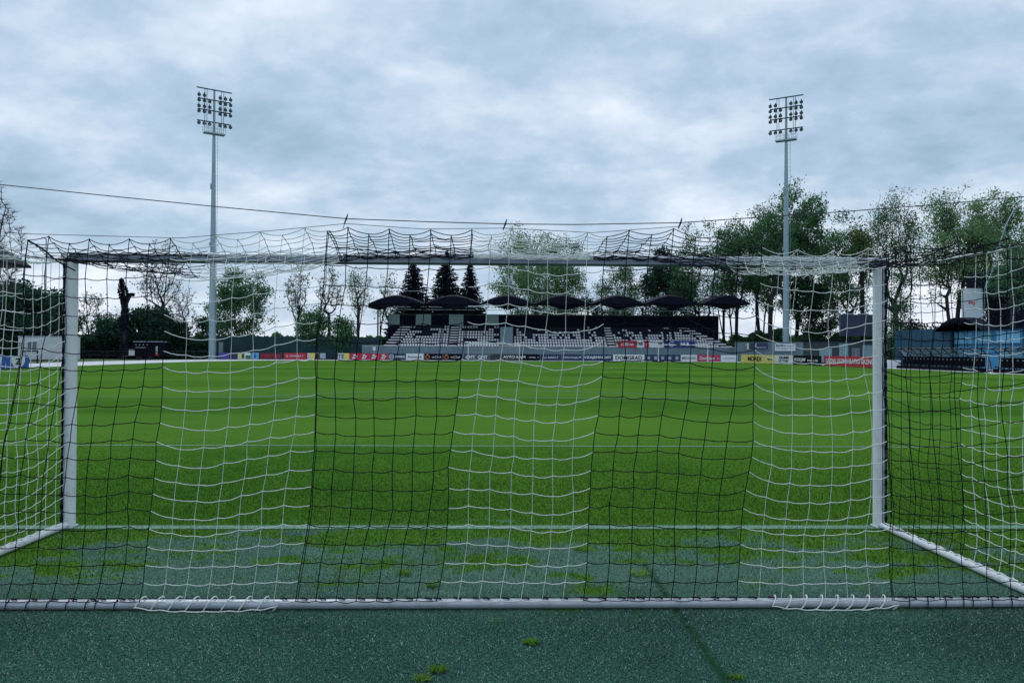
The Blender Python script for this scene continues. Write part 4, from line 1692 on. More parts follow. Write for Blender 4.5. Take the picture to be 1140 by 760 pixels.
fence(238, 425, fy, 3.5, 'green_screen', 'dark green screened fence behind the boards left of the grandstand')
fence(60, 236, 118, 1.15, None, 'low dark rail fence beyond the pale path between the container and the left floodlight', 2.6, nm='rail_fence', rails=[.5, 1.15])
pmat('kiosk_pillar', (0.18, 0.25, 0.29), .7)
p = P(246, 390, 119.5)
mb = MB()
mb.box(p.x - .28, p.x + .28, p.y - .2, p.y + .2, 0, 2.6, bev=.04)
tag(mb.build('cabinet', ['kiosk_pillar']), 'narrow grey cabinet standing above the purple board right of the left floodlight', 'cabinet')

# white site container
p0, p1 = P(20, 390, 98), P(75, 390, 98)
o = empty('site_container', ((p0.x + p1.x) / 2, 98, 0), 'white site container with small windows behind the left goalpost', 'container')
zt = zpy(375, 98, 40)
mb = MB()
mb.box(p0.x, p1.x, 98, 101, .15, zt, bev=.03)
for k in range(22):
    x = p0.x + .3 + k * (p1.x - p0.x - .6) / 21
    mb.box(x - .05, x + .05, 97.965, 97.998, .35, zt - .2)
mb.build('body', ['container_white'], o)
mb = MB()
mb.box(p0.x - .05, p1.x + .05, 97.93, 101.05, zt + .002, zt + .12)
mb.build('roof', ['grey_board'], o)
for a, b_, nm in ((31, 40, 'window'), (21.5, 25, 'window')):
    mb = MB()
    xa, xb = P(a, 380, 97.9).x, P(b_, 380, 97.9).x
    mb.box(xa, xb, 97.90, 97.955, zt - 1.55, zt - .6)
    w = mb.build('window', ['dark_blue_grey'], o)
    mb = MB()
    mb.box(xa - .06, xb + .06, 97.88, 97.96, zt - .6 + .002, zt - .52)
    mb.box(xa - .06, xb + .06, 97.88, 97.96, zt - 1.63, zt - 1.552)
    mb.box((xa + xb) / 2 - .03, (xa + xb) / 2 + .03, 97.88, 97.898, zt - 1.55, zt - .6)
    mb.build('frame', ['white_board'], w)

# dark service trailer
Yt = 108
xa, xb = P(143.5, 395, Yt).x, P(177.5, 395, Yt).x
zt = zpy(380.5, Yt, 150)
o = empty('service_trailer', ((xa + xb) / 2, Yt, 0), 'dark parked service trailer with white side flap in front of the ivy covered trunk', 'trailer')
mb = MB()
mb.prism([(xa, .55), (xb, .55), (xb, zt - .1), (xb - .15, zt), (xa + .8, zt), (xa + .1, zt - .7), (xa, zt - 1.1)], 'y', Yt, Yt + 2.1)
mb.build('body', ['near_black'], o)
mb = MB()
mb.box(xa + .6, xb + .1, Yt - .12, Yt + 2.2, zt + .003, zt + .09)
mb.build('roof', ['grey_board'], o)
mb = MB()
mb.box(xa + .02, xa + .8, Yt - .10, Yt - .02, .6, 1.45)
mb.build('flap', ['container_white'], o)
mb = MB()
for k in range(4):
    x = xa + .9 + k * .5
    mb.box(x, x + .14, Yt - .03, Yt - .002, zt - .45, zt - .32)
mb.box(xa + .9, xa + 2.4, Yt - .025, Yt - .003, zt - .8, zt - .72)
mb.box(xb - .5, xb - .25, Yt - .03, Yt - .002, .9, zt - .6)
mb.build('marker_lights', ['grey_board'], o)
mb = MB()
mb.box(xb - .55, xb - .15, Yt - .035, Yt - .004, .62, .85)
mb.build('tail_light', ['red_ink'], o)
for u in (.3, .7):
    x = xa + (xb - xa) * u
    mb = MB()
    mb.tube([(x, Yt + .05, .33), (x, Yt + .28, .33)], .33, 14)
    mb.build('wheel', ['rubber'], o)
mb = MB()
mb.tube([(xa - 1.3, Yt + 1, .45), (xa + .2, Yt + .5, .6)], .05, 6)
mb.tube([(xa - 1.3, Yt + 1, .45), (xa + .2, Yt + 1.5, .6)], .05, 6)
mb.tube([(xa - 1.2, Yt + 1, 0), (xa - 1.2, Yt + 1, .5)], .04, 6)
mb.build('drawbar', ['rail_dark'], o)

# pole left of the goal
p = P(50, 395, 112)
mb = MB()
mb.tube([(p.x, p.y, 0), (p.x, p.y, zpy(266, 112, 50))], [.14, .08], 8)
mb.tube([(p.x, p.y, zpy(266, 112, 50)), (p.x - .5, p.y - .3, zpy(264.5, 112, 50))], [.06, .05], 6)
tag(mb.build('lamp_pole', ['mast_grey']), 'slender grey pole rising behind the white container', 'pole')

# roof of the near left side stand, seen at the left edge
ls = empty('side_stand', (-44, 52, 0), 'dark curved canopy roof of the side stand poking in at the left edge', 'stand')
mb = MB()
tipY = 62
xt = P(35, 297, tipY).x
pts = []
for i in range(13):
    u = i / 12
    x = xt - 7.0 * u
    z = P(35, 296.5, tipY).z + 2.7 * (1 - (1 - u) ** 2) * (1 if u < .5 else 1)
    pts.append((x, z))
poly_ = pts + [(xt - 7.0, P(35, 296.5, tipY).z - .15), (xt, P(35, 296.5, tipY).z - .15)]
mb.prism(poly_, 'y', tipY - 5, tipY)
mb.build('canopy', ['canopy_dark'], ls)
mb = MB()
mb.box(xt - 5, xt - 4.6, tipY - 2.8, tipY - 2.4, 0, P(35, 297, tipY).z - .151)
mb.build('column', ['near_black'], ls)

# scoreboard by the right corner
Ys = 96
xa, xb = P(936, 370, Ys).x, P(984, 370, Ys).x
sb = empty('scoreboard', ((xa + xb) / 2, Ys, 0), 'large dark scoreboard panel on legs just left of the right goalpost', 'scoreboard')
z0, z1 = zpy(374, Ys, 950), zpy(350, Ys, 950)
mb = MB()
mb.box(xa, xb, Ys, Ys + .5, z0, z1, bev=.04)
mb.build('panel', ['concrete_dark'], sb)
mb = MB()
for k in range(24):
    x = xa + .1 + k * (xb - xa - .2) / 23
    mb.box(x - .02, x + .02, Ys - .02, Ys - .002, z0 + .1, z1 - .1)
mb.build('cladding_ribs', ['navy_board'], sb)
mb = MB()
mb.box(xa + .3, xa + 1.6, Ys - .1, Ys + .3, z1 + .003, z1 + .14)
mb.box(xa + 2.3, xa + 3.5, Ys - .1, Ys + .3, z1 + .003, z1 + .14)
mb.build('top_lights', ['grey_board'], sb)
for u in (.12, .5, .88):
    mb = MB()
    x = xa + (xb - xa) * u
    mb.box(x - .12, x + .12, Ys + .1, Ys + .35, 0, z0 - .003)
    mb.build('leg', ['near_black'], sb)
# low dark kiosk under it
k0, k1 = P(905, 390, 92).x, P(978, 390, 92).x
kb = empty('changing_shed', ((k0 + k1) / 2, 92, 0), 'low dark shed with glass doors behind the red board', 'shed')
mb = MB()
mb.box(k0, k1, 92, 95, 0, 2.9, bev=.04)
mb.build('wall', ['rail_dark'], kb)
mb = MB()
mb.box(k0 - .2, k1 + .2, 91.7, 95.2, 2.903, 3.05)
mb.build('roof', ['navy'], kb)
for px0, px1, mat, z_ in ((934, 944, 'window_grey', 3.0), (948, 957, 'dark_blue_grey', 2.1), (960, 972, 'window_grey', 2.4), (912, 926, 'window_grey', 2.0)):
    mb = MB()
    mb.box(P(px0, 390, 92).x, P(px1, 390, 92).x, 91.93, 91.996, .3, min(z_, 2.6))
    d_ = mb.build('door', [mat], kb)
    mb = MB()
    xq = (P(px0, 390, 92).x + P(px1, 390, 92).x) / 2
    mb.box(xq - .03, xq + .03, 91.9, 91.928, .3, min(z_, 2.6))
    mb.build('frame', ['grey_board'], d_)

# small white bin/box behind right post
p = PX(990, 41.5)
mb = MB()
mb.box(p.x - .6, p.x + .6, p.y - 1.2, p.y + .6, 0.02, .75, bev=.05)
tag(mb.build('kit_box', ['white_board']), 'low white box on the pale path just right of the right goalpost', 'box')


# ------------------------------------------------------------------ dugouts on the right
def dugout(y0, y1, X, label):
    o = empty('team_dugout', (X, (y0 + y1) / 2, 0), label, 'dugout', 'team dugouts')
    n_ = 14
    prof = []
    for i in range(n_ + 1):
        a = radians(-4 + 112 * i / n_)
        prof.append((X + 1.3 - 1.55 * (1 - cos(a)) * .95, .25 + 1.75 * sin(a)))
    mb = MB()
    vs, fs = [], []
    ny = int((y1 - y0) / 1.25)
    for j in range(ny + 1):
        y = y0 + (y1 - y0) * j / ny
        for x, z in prof:
            vs.append((x, y, z))
    W = n_ + 1
    for j in range(ny):
        for i in range(n_):
            a = j * W + i
            fs.append((a, a + 1, a + W + 1, a + W))
    mb.add(vs, fs, 0, True)
    mb.build('canopy', ['polycarbonate'], o)
    for j in range(ny + 1):
        y = y0 + (y1 - y0) * j / ny
        mb = MB()
        mb.tube([(X + 1.3, y, 0)] + [(x - .02, y, z) for x, z in prof], .035, 6)
        mb.build('rib', ['near_black'], o)
    mb = MB()
    mb.tube([(prof[-1][0], y0, prof[-1][1]), (prof[-1][0], y1, prof[-1][1])], .04, 6)
    mb.tube([(X + 1.3, y0, .1), (X + 1.3, y1, .1)], .04, 6)
    mb.build('edge_beam', ['near_black'], o)
    mb = MB()
    mb.box(X + .3, X + 1.1, y0 + .1, y1 - .1, 0.02, .3)
    mb.build('plinth', ['near_black'], o)
    ns = int((y1 - y0) / .62)
    for j in range(ns):
        y = y0 + .2 + (y1 - y0 - .4) * (j + .5) / ns
        m2 = MB()
        m2.box(X + .35, X + .8, y - .25, y + .25, .42, .5, bev=.02)
        m2.obox((X + .88, y, .82), (.06, 0, .02), (0, .25, 0), (-.08 * 0, 0, .36))
        m2.tube([(X + .55, y, .3), (X + .55, y, .43)], .04, 6)
        m2.build('seat', ['near_black'], o)
    mb = MB()
    for j in range(ns):
        y = y0 + .2 + (y1 - y0 - .4) * (j + .5) / ns
        mb.box(X + .80, X + .812, y - .07, y + .07, .95, 1.03)
    mb.build('headrest_badges', ['grey_board'], o)
    return o


ya, yb2 = PX(1097, 40.2).y, PX(1003, 40.2).y
dugout(ya, yb2, 39.4, 'long team dugout with black ribs and dark seats just right of the right goalpost')
dugout(PX(1170, 40.2).y, PX(1111, 40.2).y, 39.4, 'second team dugout with black ribs cut by the right edge')

# blue clubhouse with dark arched roof
cx0 = 47.5
ch_ = empty('clubhouse', (cx0, 70, 0), 'bright blue glazed clubhouse wall with a dark arched roof behind the dugouts', 'building')
yA, yB_ = PX(1160, cx0).y, PX(1056, cx0).y
zt = PX(1110, cx0, 367).z
mb = MB()
mb.box(cx0, cx0 + 6, yA - 14, yB_, 0, zt)
mb.build('wall', ['blue_wall'], ch_)
mb = MB()
nfr = int((yB_ - yA + 14) / 1.6)
for k in range(nfr + 1):
    y = yA - 14 + (yB_ - yA + 14) * k / nfr
    mb.box(cx0 - .06, cx0 - .003, y - .03, y + .03, 0, zt)
mb.box(cx0 - .055, cx0 - .004, yA - 14, yB_, 2.3, 2.42)
mb.build('mullions', ['teal_wall'], ch_)
for k, (pa, pb) in enumerate(((1062, 1083), (1086, 1104), (1110, 1136))):
    mb = MB()
    mb.box(cx0 - .04, cx0 - .003, PX(pb, cx0).y, PX(pa, cx0).y, 2.5, zt - .15)
    mb.build('window', ['lightblue_ink'], ch_)
mb = MB()
yc, hl = PX(1078, cx0).y, (PX(1050, cx0).y - PX(1103, cx0).y) / 2
arcp = []
for i in range(17):
    u = -1 + i / 8
    arcp.append((yc + hl * u, zt + .0 + 1.35 * (1 - u * u)))
low = [(yc + hl * u, zt + .003 + .85 * (1 - u * u)) for u in [1 - i / 8 for i in range(17)]]
mb.prism(arcp + low, 'x', cx0 - 1.2, cx0 + .4)
mb.prism([(yA - 14, zt + .003), (yc - hl, zt + .003), (yc - hl, zt + .12), (yA - 14, zt + .12)], 'x', cx0 - .3, cx0 + .4)
mb.build('roof', ['canopy_dark'], ch_)
# teal screen left of it
tw = solid_board('windbreak_wall', PX(996, 47.0), PX(1058, 47.0), 0, PX(1020, 47, 367).z, 'teal_wall', 'dark teal windbreak wall between the goalpost and the blue clubhouse', 'wall', None, th=.2, legs=False)
# white sign panel
Yp = 78
pa, pb = P(1071, 350, Yp), P(1094, 350, Yp)
sp_ = empty('sign_panel', ((pa.x + pb.x) / 2, Yp, 0), 'tall white sign panel with a small red mark in front of the dark lattice tower', 'sign')
z0, z1 = zpy(362, Yp, 1080), zpy(321, Yp, 1080)
mb = MB()
mb.box(pa.x, pb.x, Yp, Yp + .12, z0, z1, bev=.02)
pn = mb.build('panel', ['white_board'], sp_)
mb = MB()
for x in (pa.x + .2, pb.x - .2):
    mb.box(x - .06, x + .06, Yp + .14, Yp + .26, 0, z1 - .2)
mb.build('post', ['near_black'], sp_)
A, B = (pa.x, Yp), (pb.x, Yp)
zc = zpy(338, Yp, 1080)
text_part('7', A, B, zc, .42, 'red_ink', sp_, u=.62, squeeze=.5, shear=.3, bold=.06)
text_part('m', A, B, zc + .1, .22, 'red_ink', sp_, u=.42, squeeze=.5, bold=.06)
# dark lattice tower / tv gantry
Yg = 84
g0_, g1_ = P(1082, 330, Yg).x, P(1200, 330, Yg).x
tw = empty('camera_gantry', ((g0_ + g1_) / 2, Yg, 0), 'tall dark gantry with lattice and dark cladding at the right edge', 'gantry')
z0, z1, z2 = 0, zpy(330, Yg, 1110), zpy(296, Yg, 1110)
mb = MB()
mb.prism([(g0_ + 1.2, z1 + .4), (g1_, z1 + .4), (g1_, z2 + .4), (g0_ + 4, z2 - .1), (g0_ + 1.2, z2 - .8)], 'y', Yg, Yg + 3)
mb.build('cladding', ['gantry_dark'], tw)
mb = MB()
mb.box(g0_ + 3.8, g1_, Yg + .2, Yg + 3, 0, z1 - .003)
mb.build('core', ['navy'], tw)
mb = MB()
gz0 = zpy(358, Yg, 1110)
xm = g0_ + 3.8
for x in np.linspace(g0_ + .9, xm, 4):
    mb.box(x - .09, x + .09, Yg, Yg + .2, 0, z1)
nzr = 3
for k in range(nzr + 1):
    z = gz0 + (z1 - gz0) * k / nzr
    mb.box(g0_ + .9, xm, Yg - .02, Yg + .18, z - .07, z + .07)
for k in range(nzr):
    za, zb = gz0 + (z1 - gz0) * k / nzr, gz0 + (z1 - gz0) * (k + 1) / nzr
    X3 = np.linspace(g0_ + .9, xm, 4)
    for i in range(3):
        mb.tube([(X3[i], Yg + .1, za), (X3[i + 1], Yg + .1, zb)], .07, 5)
        mb.tube([(X3[i + 1], Yg + .1, za), (X3[i], Yg + .1, zb)], .07, 5)
mb.build('lattice', ['near_black'], tw)
# bowed pale pole
mb = MB()
pts = [P(px, py, 76) for px, py in ((1096, 322), (1103, 306), (1109, 288), (1114, 268), (1120, 250), (1128, 235), (1138, 224), (1150, 218))]
pts = [Vector((pts[0].x - .3, 76, 0))] + pts
mb.tube(pts, .055, 6)
tag(mb.build('curved_pole', ['mast_grey']), 'thin pale pole bending over to the right above the white sign panel', 'pole')


# ------------------------------------------------------------------ trees
def tree(px, Y, ytop, halfw, label, leaf='leaf_mid', dens=1.0, npts=220, crown0=.35, trunk_r=None, seed=0, leaf_size=.26, name='tree',
         multi=1, lean=0.0, bark='bark', shape='round', clump=.62, droop=0.0, cat='tree', group='trees round the ground', per=9, minr=.02, holes=-.10):
    rr = np.random.default_rng(seed + 100)
    base = P(px, 388, Y)
    bx = base.x
    H = P(px, ytop, Y).z
    W = halfw * Y / F
    z0 = H * crown0
    o = empty(name, (bx, Y, 0), label, cat, group)
    # attraction points inside a lobed crown
    pts = []
    lob = rr.normal(size=(7, 3))
    tries = 0
    npts = int(npts * 1.35)
    while len(pts) < npts and tries < npts * 60:
        tries += 1
        q = rr.uniform(-1, 1, 3)
        r_ = np.linalg.norm(q)
        if r_ > 1 or r_ < .12:
            continue
        dirn = q / r_
        lim = .78 + .22 * mnoise.noise(Vector((dirn[0] * 1.8 + seed, dirn[1] * 1.8, dirn[2] * 1.8))) + .28 * mnoise.noise(Vector((dirn[0] * 3.4 + seed, dirn[1] * 4, dirn[2] * 4)))
        if r_ > lim:
            continue
        # holes
        if mnoise.noise(Vector((q[0] * 2.4 + seed * 3, q[1] * 2.4, q[2] * 2.4))) < holes:
            continue
        zc_, hz = (z0 + H) / 2, (H - z0) / 2
        wx = W
        if shape == 'fan':       # wider towards the top
            wx = W * (.55 + .45 * (q[2] + 1) / 2 * 1.3)
        if shape == 'low':
            wx = W * (1.1 - .35 * (q[2] + 1) / 2)
        pts.append((bx + lean * (q[2] + 1) * .5 + q[0] * wx * 1.12, Y + q[1] * wx, zc_ + q[2] * hz * 1.12))
    pts = np.array(pts)
    pts[:, 2] = np.minimum(pts[:, 2], H * 1.02)
    nodes = []
    par = []
    starts = []
    nt_ = multi
    for mtk in range(nt_):
        ang = rr.random() * 2 * pi
        off = 0 if nt_ == 1 else (mtk - (nt_ - 1) / 2) * W * .32
        prev = -1
        steps = 5
        hh = z0 * 1.25
        for k in range(steps + 1):
            f_ = k / steps
            nodes.append((bx + off * (.25 + .9 * f_) + lean * .2 * f_ + .10 * W * .3 * sin(f_ * 4 + seed + mtk), Y + .1 * sin(f_ * 3 + seed), hh * f_))
            par.append(prev)
            prev = len(nodes) - 1
        starts.append(prev)
    base_n = len(nodes)
    order = np.argsort(np.linalg.norm(pts - np.array(nodes[starts[0]]), axis=1) + rr.random(len(pts)) * .1 * W)
    allow = [i for i in range(len(nodes)) if nodes[i][2] >= z0 * .62]
    nodes_np = [np.array(n_) for n_ in nodes]
    cand = list(allow)
    depth = {i: np.linalg.norm(nodes_np[i] - nodes_np[0]) for i in cand}
    for idx in order:
        p = pts[idx]
        C = np.array([nodes_np[i] for i in cand])
        dv = p - C
        dist = np.linalg.norm(dv, axis=1)
        pathl = np.array([depth[i] for i in cand])
        # prefer upward growth and short total path
        pen = np.maximum(0, -dv[:, 2]) * .9
        cost = dist + .48 * pathl + pen
        b_ = cand[int(np.argmin(cost))]
        q0 = nodes_np[b_]
        dd = np.linalg.norm(p - q0)
        ns_ = max(1, int(dd / (W * .22 + .2)))
        prev = b_
        for k in range(1, ns_ + 1):
            f_ = k / ns_
            q = q0 + (p - q0) * f_
            q = q + rr.normal(size=3) * dd * .03 * (1 if k < ns_ else 0)
            q[2] += dd * .10 * sin(pi * f_) * (1 if droop == 0 else -1)
            nodes_np.append(q)
            par.append(prev)
            ni = len(nodes_np) - 1
            cand.append(ni)
            depth[ni] = depth[prev] + dd / ns_
            prev = ni
    n_ = len(nodes_np)
    child = [[] for _ in range(n_)]
    for i, p in enumerate(par):
        if p >= 0:
            child[p].append(i)
    rad = np.zeros(n_)
    for i in range(n_ - 1, -1, -1):
        if not child[i]:
            rad[i] = minr
        else:
            rad[i] = sum(rad[c] ** 2.1 for c in child[i]) ** (1 / 2.1)
    # nodes are in creation order, so parents precede children
    R0 = float(rad.max())
    tr = trunk_r or (.0125 * H + .06) / (1 if multi == 1 else 1.25)
    scale_ = (tr / R0)
    rad = minr + (tr - minr) * (np.clip((rad - minr) / max(R0 - minr, 1e-4), 0, 1) ** 1.25)
    Vs, Fs, off_ = [], [], 0
    S = 5
    aa = np.arange(S) * 2 * pi / S
    for i in range(n_):
        if par[i] < 0:
            continue
        a, b_ = nodes_np[par[i]], nodes_np[i]
        d = b_ - a
        l_ = np.linalg.norm(d)
        if l_ < 1e-6:
            continue
        d /= l_
        ref = np.array([1.0, 0, 0]) if abs(d[0]) < .8 else np.array([0, 1.0, 0])
        u = np.cross(d, ref)
        u /= np.linalg.norm(u)
        v = np.cross(d, u)
        ra, rb = (rad[par[i]] if len(child[par[i]]) == 1 or par[i] < base_n else rad[i] * 1.15), rad[i]
        ringa = a + np.outer(np.cos(aa), u) * ra + np.outer(np.sin(aa), v) * ra
        ringb = b_ + np.outer(np.cos(aa), u) * rb + np.outer(np.sin(aa), v) * rb
        Vs.append(ringa)
        Vs.append(ringb)
        k = np.arange(S)
        Fs.append(np.stack([off_ + k, off_ + (k + 1) % S, off_ + S + (k + 1) % S, off_ + S + k], 1))
        off_ += 2 * S
    # fine twigs
    tips = [i for i in range(n_) if i >= base_n]
    tw_v, tw_f = [], []
    ntw = 5 if dens > 0.2 else 9
    for i in tips:
        p = nodes_np[i]
        for k in range(ntw):
            d = rr.normal(size=3)
            d[2] = abs(d[2]) * .7 + .15
            d /= np.linalg.norm(d)
            l_ = rr.uniform(.35, 1.1) * (.5 + W * .12) * (1.0 if dens > 0 else 1.25)
            e = p + d * l_
            w = np.cross(d, rr.normal(size=3))
            w /= np.linalg.norm(w) + 1e-9
            w2 = np.cross(d, w)
            tw_v += [p + w * minr * .8, p - w * minr * .4 + w2 * minr * .7, p - w * minr * .4 - w2 * minr * .7, e]
    V_all = np.concatenate(Vs)
    F_all = np.concatenate(Fs)
    np_mesh('trunk', V_all, F_all, [bark], o, smooth=True)
    tv = np.array(tw_v)
    m_ = len(tw_v) // 4
    b4 = np.arange(m_)[:, None] * 4
    tf_ = np.concatenate([b4 + np.array([[0, 1, 3]]), b4 + np.array([[1, 2, 3]]), b4 + np.array([[2, 0, 3]])])
    if dens <= 0:
        mixed_mesh('crown', tv, [tf_], [bark], o)
    if dens > 0:
        tip_p = np.array([nodes_np[i] for i in tips])
        rp = max(1, int(per * dens * 4.6))
        if rp > 0:
            C = np.repeat(tip_p, rp, axis=0)
            # clump variation: some tips stay nearly bare
            keepn = np.array([mnoise.noise(Vector((p[0] * .45 + seed, p[1] * .45, p[2] * .45))) for p in tip_p])
            kk = np.repeat(keepn, rp)
            sel = rr.random(len(C)) < np.clip(.55 + kk * 2.2, .06, 1)
            C = C[sel]
            m_ = len(C)
            C = C + np.clip(rr.normal(size=(m_, 3)), -1.7, 1.7) * clump * np.array([1, 1, .75])
            s_ = rr.uniform(.5, 1.25, m_)[:, None] * leaf_size * .82
            n1 = rr.normal(size=(m_, 3))
            n1 /= np.linalg.norm(n1, axis=1, keepdims=True)
            n2 = np.cross(n1, rr.normal(size=(m_, 3)))
            n2 /= np.linalg.norm(n2, axis=1, keepdims=True)
            A_ = C + n1 * s_
            B_ = C + n2 * s_ * .55
            C_q = C - n1 * s_ * .9
            D_ = C - n2 * s_ * .5
            VV = np.stack([A_, B_, C_q, D_], 1).reshape(-1, 3)
            VV[:, 2] = np.maximum(VV[:, 2], .05)
            FF = np.arange(m_ * 4).reshape(m_, 4)
            mixed_mesh('crown', np.concatenate([tv, VV]), [tf_, FF + len(tv)], [bark, leaf], o)
    return o


T = tree
# far left
T(-6, 80, 205, 30, 'bare leafless tree cut by the left edge above the side stand roof', dens=0, npts=220, crown0=.3, seed=1, name='bare_tree', minr=.02)
T(22, 106, 312, 34, 'dark dense leafy tree at the left edge behind the container', 'leaf_dark', 1.7, 240, .1, seed=2, leaf_size=.34, per=14)
T(58, 112, 325, 26, 'dark dense rounded tree just left of the left goalpost', 'leaf_dark', 1.7, 170, .1, seed=3, leaf_size=.34, per=14)
T(-14, 118, 300, 40, 'dark tall tree mostly outside the left edge', 'leaf_dark', 1.6, 200, .1, seed=44, leaf_size=.34, per=13)
T(98, 128, 322, 20, 'thin bare tree right of the left goalpost', dens=.12, npts=120, crown0=.25, seed=4, name='bare_tree', per=8, minr=.025)
T(122, 132, 345, 18, 'low scrubby half bare tree left of the ivy trunk', 'leaf_dark', .5, 120, .15, seed=5, name='scrub_tree', minr=.025)
T(180, 126, 262, 30, 'tall bare tree with a fine fan of twigs rising above the crossbar', dens=.08, npts=260, crown0=.32, seed=6, name='bare_tree', per=6, minr=.022)
T(163, 121, 338, 24, 'dense dark bushy tree right of the ivy covered trunk', 'leaf_dark', 1.6, 200, .12, seed=7, leaf_size=.32, per=12)
T(190, 124, 348, 20, 'dark bushy small tree under the tall bare tree', 'leaf_dark', 1.3, 150, .1, seed=8, leaf_size=.3)
T(126, 122, 352, 18, 'low dark bush tree left of the ivy covered trunk', 'leaf_dark', 1.5, 130, .1, seed=45, leaf_size=.3)
T(207, 125, 318, 14, 'slim forked bare tree left of the left floodlight', dens=.05, npts=80, crown0=.3, seed=9, name='bare_tree', per=6, minr=.03)
T(268, 124, 296, 33, 'spreading leafy tree with two trunks right of the left floodlight', 'leaf_mid', 1.1, 300, 0.15, seed=10, multi=2, leaf_size=.27, per=9)
T(232, 127, 352, 16, 'low bushy tree behind the left floodlight', 'leaf_dark', 1.2, 110, .1, seed=46, leaf_size=.28)
T(330, 126, 287, 15, 'tall narrow nearly bare tree with upright branches', dens=.12, npts=160, crown0=.3, seed=11, shape='fan', name='bare_tree', per=8, minr=.025)
T(349, 123, 341, 17, 'small rounded green tree between two thin bare trees', 'leaf_mid', 1.2, 130, .15, seed=12)
T(366, 125, 293, 17, 'thin bare tree with forked top right of the small rounded tree', dens=.12, npts=130, crown0=.38, seed=13, name='bare_tree', per=7, minr=.025)
T(380, 122, 352, 12, 'low leafy bush tree left of the stand', 'leaf_mid', 1.1, 90, .15, seed=14)
T(399, 126, 293, 17, 'slender pale green tree with upright branches left of the stand', 'leaf_pale', .30, 170, .42, seed=15, shape='fan', minr=.022, leaf_size=.2)
T(434, 136, 298, 16, 'pale thin bare tree left of the first spruce', dens=.15, npts=110, crown0=.3, seed=16, name='bare_tree', bark='bark_pale', per=7, leaf='leaf_pale')


def spruce(px, Y, ytop, halfw, label, seed):
    rr = random.Random(seed)
    base = P(px, 388, Y)
    H = P(px, ytop, Y).z
    W = halfw * 1.7 * Y / F
    o = empty('spruce_tree', (base.x, Y, 0), label, 'tree', 'dark spruces behind the stand')
    mb = MB()
    mb.tube([(base.x, Y, 0), (base.x, Y, H * .98)], [.28, .03], 8)
    mb.build('trunk', ['bark'], o)
    vs, fs = [], []
    z = H * .22
    while z < H * .995:
        f_ = 1 - (z - H * .22) / (H * .78)
        L_ = W * (f_ ** .8) * 1.05 + .12
        nb = 12
        a0 = rr.random() * 6
        for k in range(nb):
            a = a0 + 2 * pi * k / nb + rr.uniform(-.25, .25)
            l_ = L_ * rr.uniform(.65, 1.12)
            segs = max(3, int(l_ / .28))
            for s_ in range(segs):
                u = (s_ + rr.random()) / segs
                zz_ = z - l_ * .32 * u + l_ * .18 * u ** 3 + rr.uniform(-.1, .1)
                for q in range(4):
                    x = base.x + cos(a) * l_ * u + rr.gauss(0, .1)
                    y = Y + sin(a) * l_ * u + rr.gauss(0, .1)
                    d1 = Vector((cos(a + rr.uniform(-1, 1)), sin(a + rr.uniform(-1, 1)), rr.uniform(-.6, .3))) * rr.uniform(.20, .42) * (.6 + .5 * f_)
                    d2 = Vector((rr.gauss(0, 1), rr.gauss(0, 1), rr.gauss(0, 1))).normalized() * rr.uniform(.06, .14)
                    c = Vector((x, y, zz_))
                    i0 = len(vs)
                    vs += [c + d1, c + d2, c - d1, c - d2 + Vector((0, 0, -.1))]
                    fs.append((i0, i0 + 1, i0 + 2, i0 + 3))
        z += .30
    np_mesh('crown', [tuple(v) for v in vs], fs, ['leaf_spruce'], o)


spruce(460, 136, 289, 19, 'dark pointed spruce behind the left end of the stand, leftmost of three', 1)
spruce(496, 135, 286, 22, 'dark broad spruce behind the second canopy, middle one of three', 2)
spruce(523, 137, 293, 15, 'dark slim spruce right of the broad one, rightmost of three', 3)

T(600, 140, 250, 54, 'wide pale green leafy tree behind the middle of the stand', 'leaf_pale', 1.7, 460, 0.18, seed=20, multi=3, leaf_size=.25, per=9, minr=.022, clump=.75, holes=-.34)
T(628, 146, 262, 26, 'darker green tree filling the right side of the wide pale tree', 'leaf_mid', 1.3, 200, .25, seed=21, leaf_size=.26)
T(690, 140, 283, 28, 'loose airy tree with small leaves behind the fifth canopy', 'leaf_mid', 1.1, 250, .2, seed=22, leaf_size=.22, minr=.02)
T(742, 142, 276, 33, 'dense dark green broad tree behind the sixth canopy', 'leaf_dark', 1.6, 300, .2, seed=23, leaf_size=.3, per=11)
T(778, 136, 243, 36, 'tall open tree with a thick trunk and sparse leaves above the crossbar', 'leaf_mid', 0.75, 340, 0.24, seed=24, leaf_size=.24, minr=.022)
T(817, 130, 232, 27, 'tall green tree with a forked slanting trunk right of the stand', 'leaf_mid', 1.4, 300, 0.28, seed=25, multi=2, leaf_size=.25, minr=.022)
T(848, 134, 222, 26, 'tall slim tree with twin stems between the forked tree and the floodlight', 'leaf_mid', 1.3, 260, 0.26, seed=26, multi=2, leaf_size=.25, minr=.022)
T(888, 132, 205, 42, 'tallest dense green tree right behind the right floodlight', 'leaf_mid', 1.8, 460, 0.22, seed=27, multi=3, leaf_size=.28, per=9, lean=.3, minr=.022)
T(858, 126, 214, 22, 'slender leafy tree directly left of the right floodlight', 'leaf_mid', 1.1, 220, 0.3, seed=28, leaf_size=.25)
T(944, 122, 235, 30, 'open green tree with a bent trunk left of the right goalpost', 'leaf_mid', 1.3, 280, 0.24, seed=29, leaf_size=.24)
T(960, 120, 250, 12, 'small yellowish leafy clump tree beside the open green tree', 'leaf_yellow', 1.0, 60, .6, seed=30, leaf_size=.24)
T(997, 110, 203, 34, 'tall dark branching tree with sparse leaves over the right goalpost', 'leaf_mid', 0.75, 420, .28, seed=31, leaf_size=.19, minr=.02)
T(1062, 100, 206, 40, 'pale leafy tree with a curving thick trunk left of the sign panel', 'leaf_pale', 1.2, 420, 0.3, seed=32, leaf_size=.20, multi=2, minr=.018)
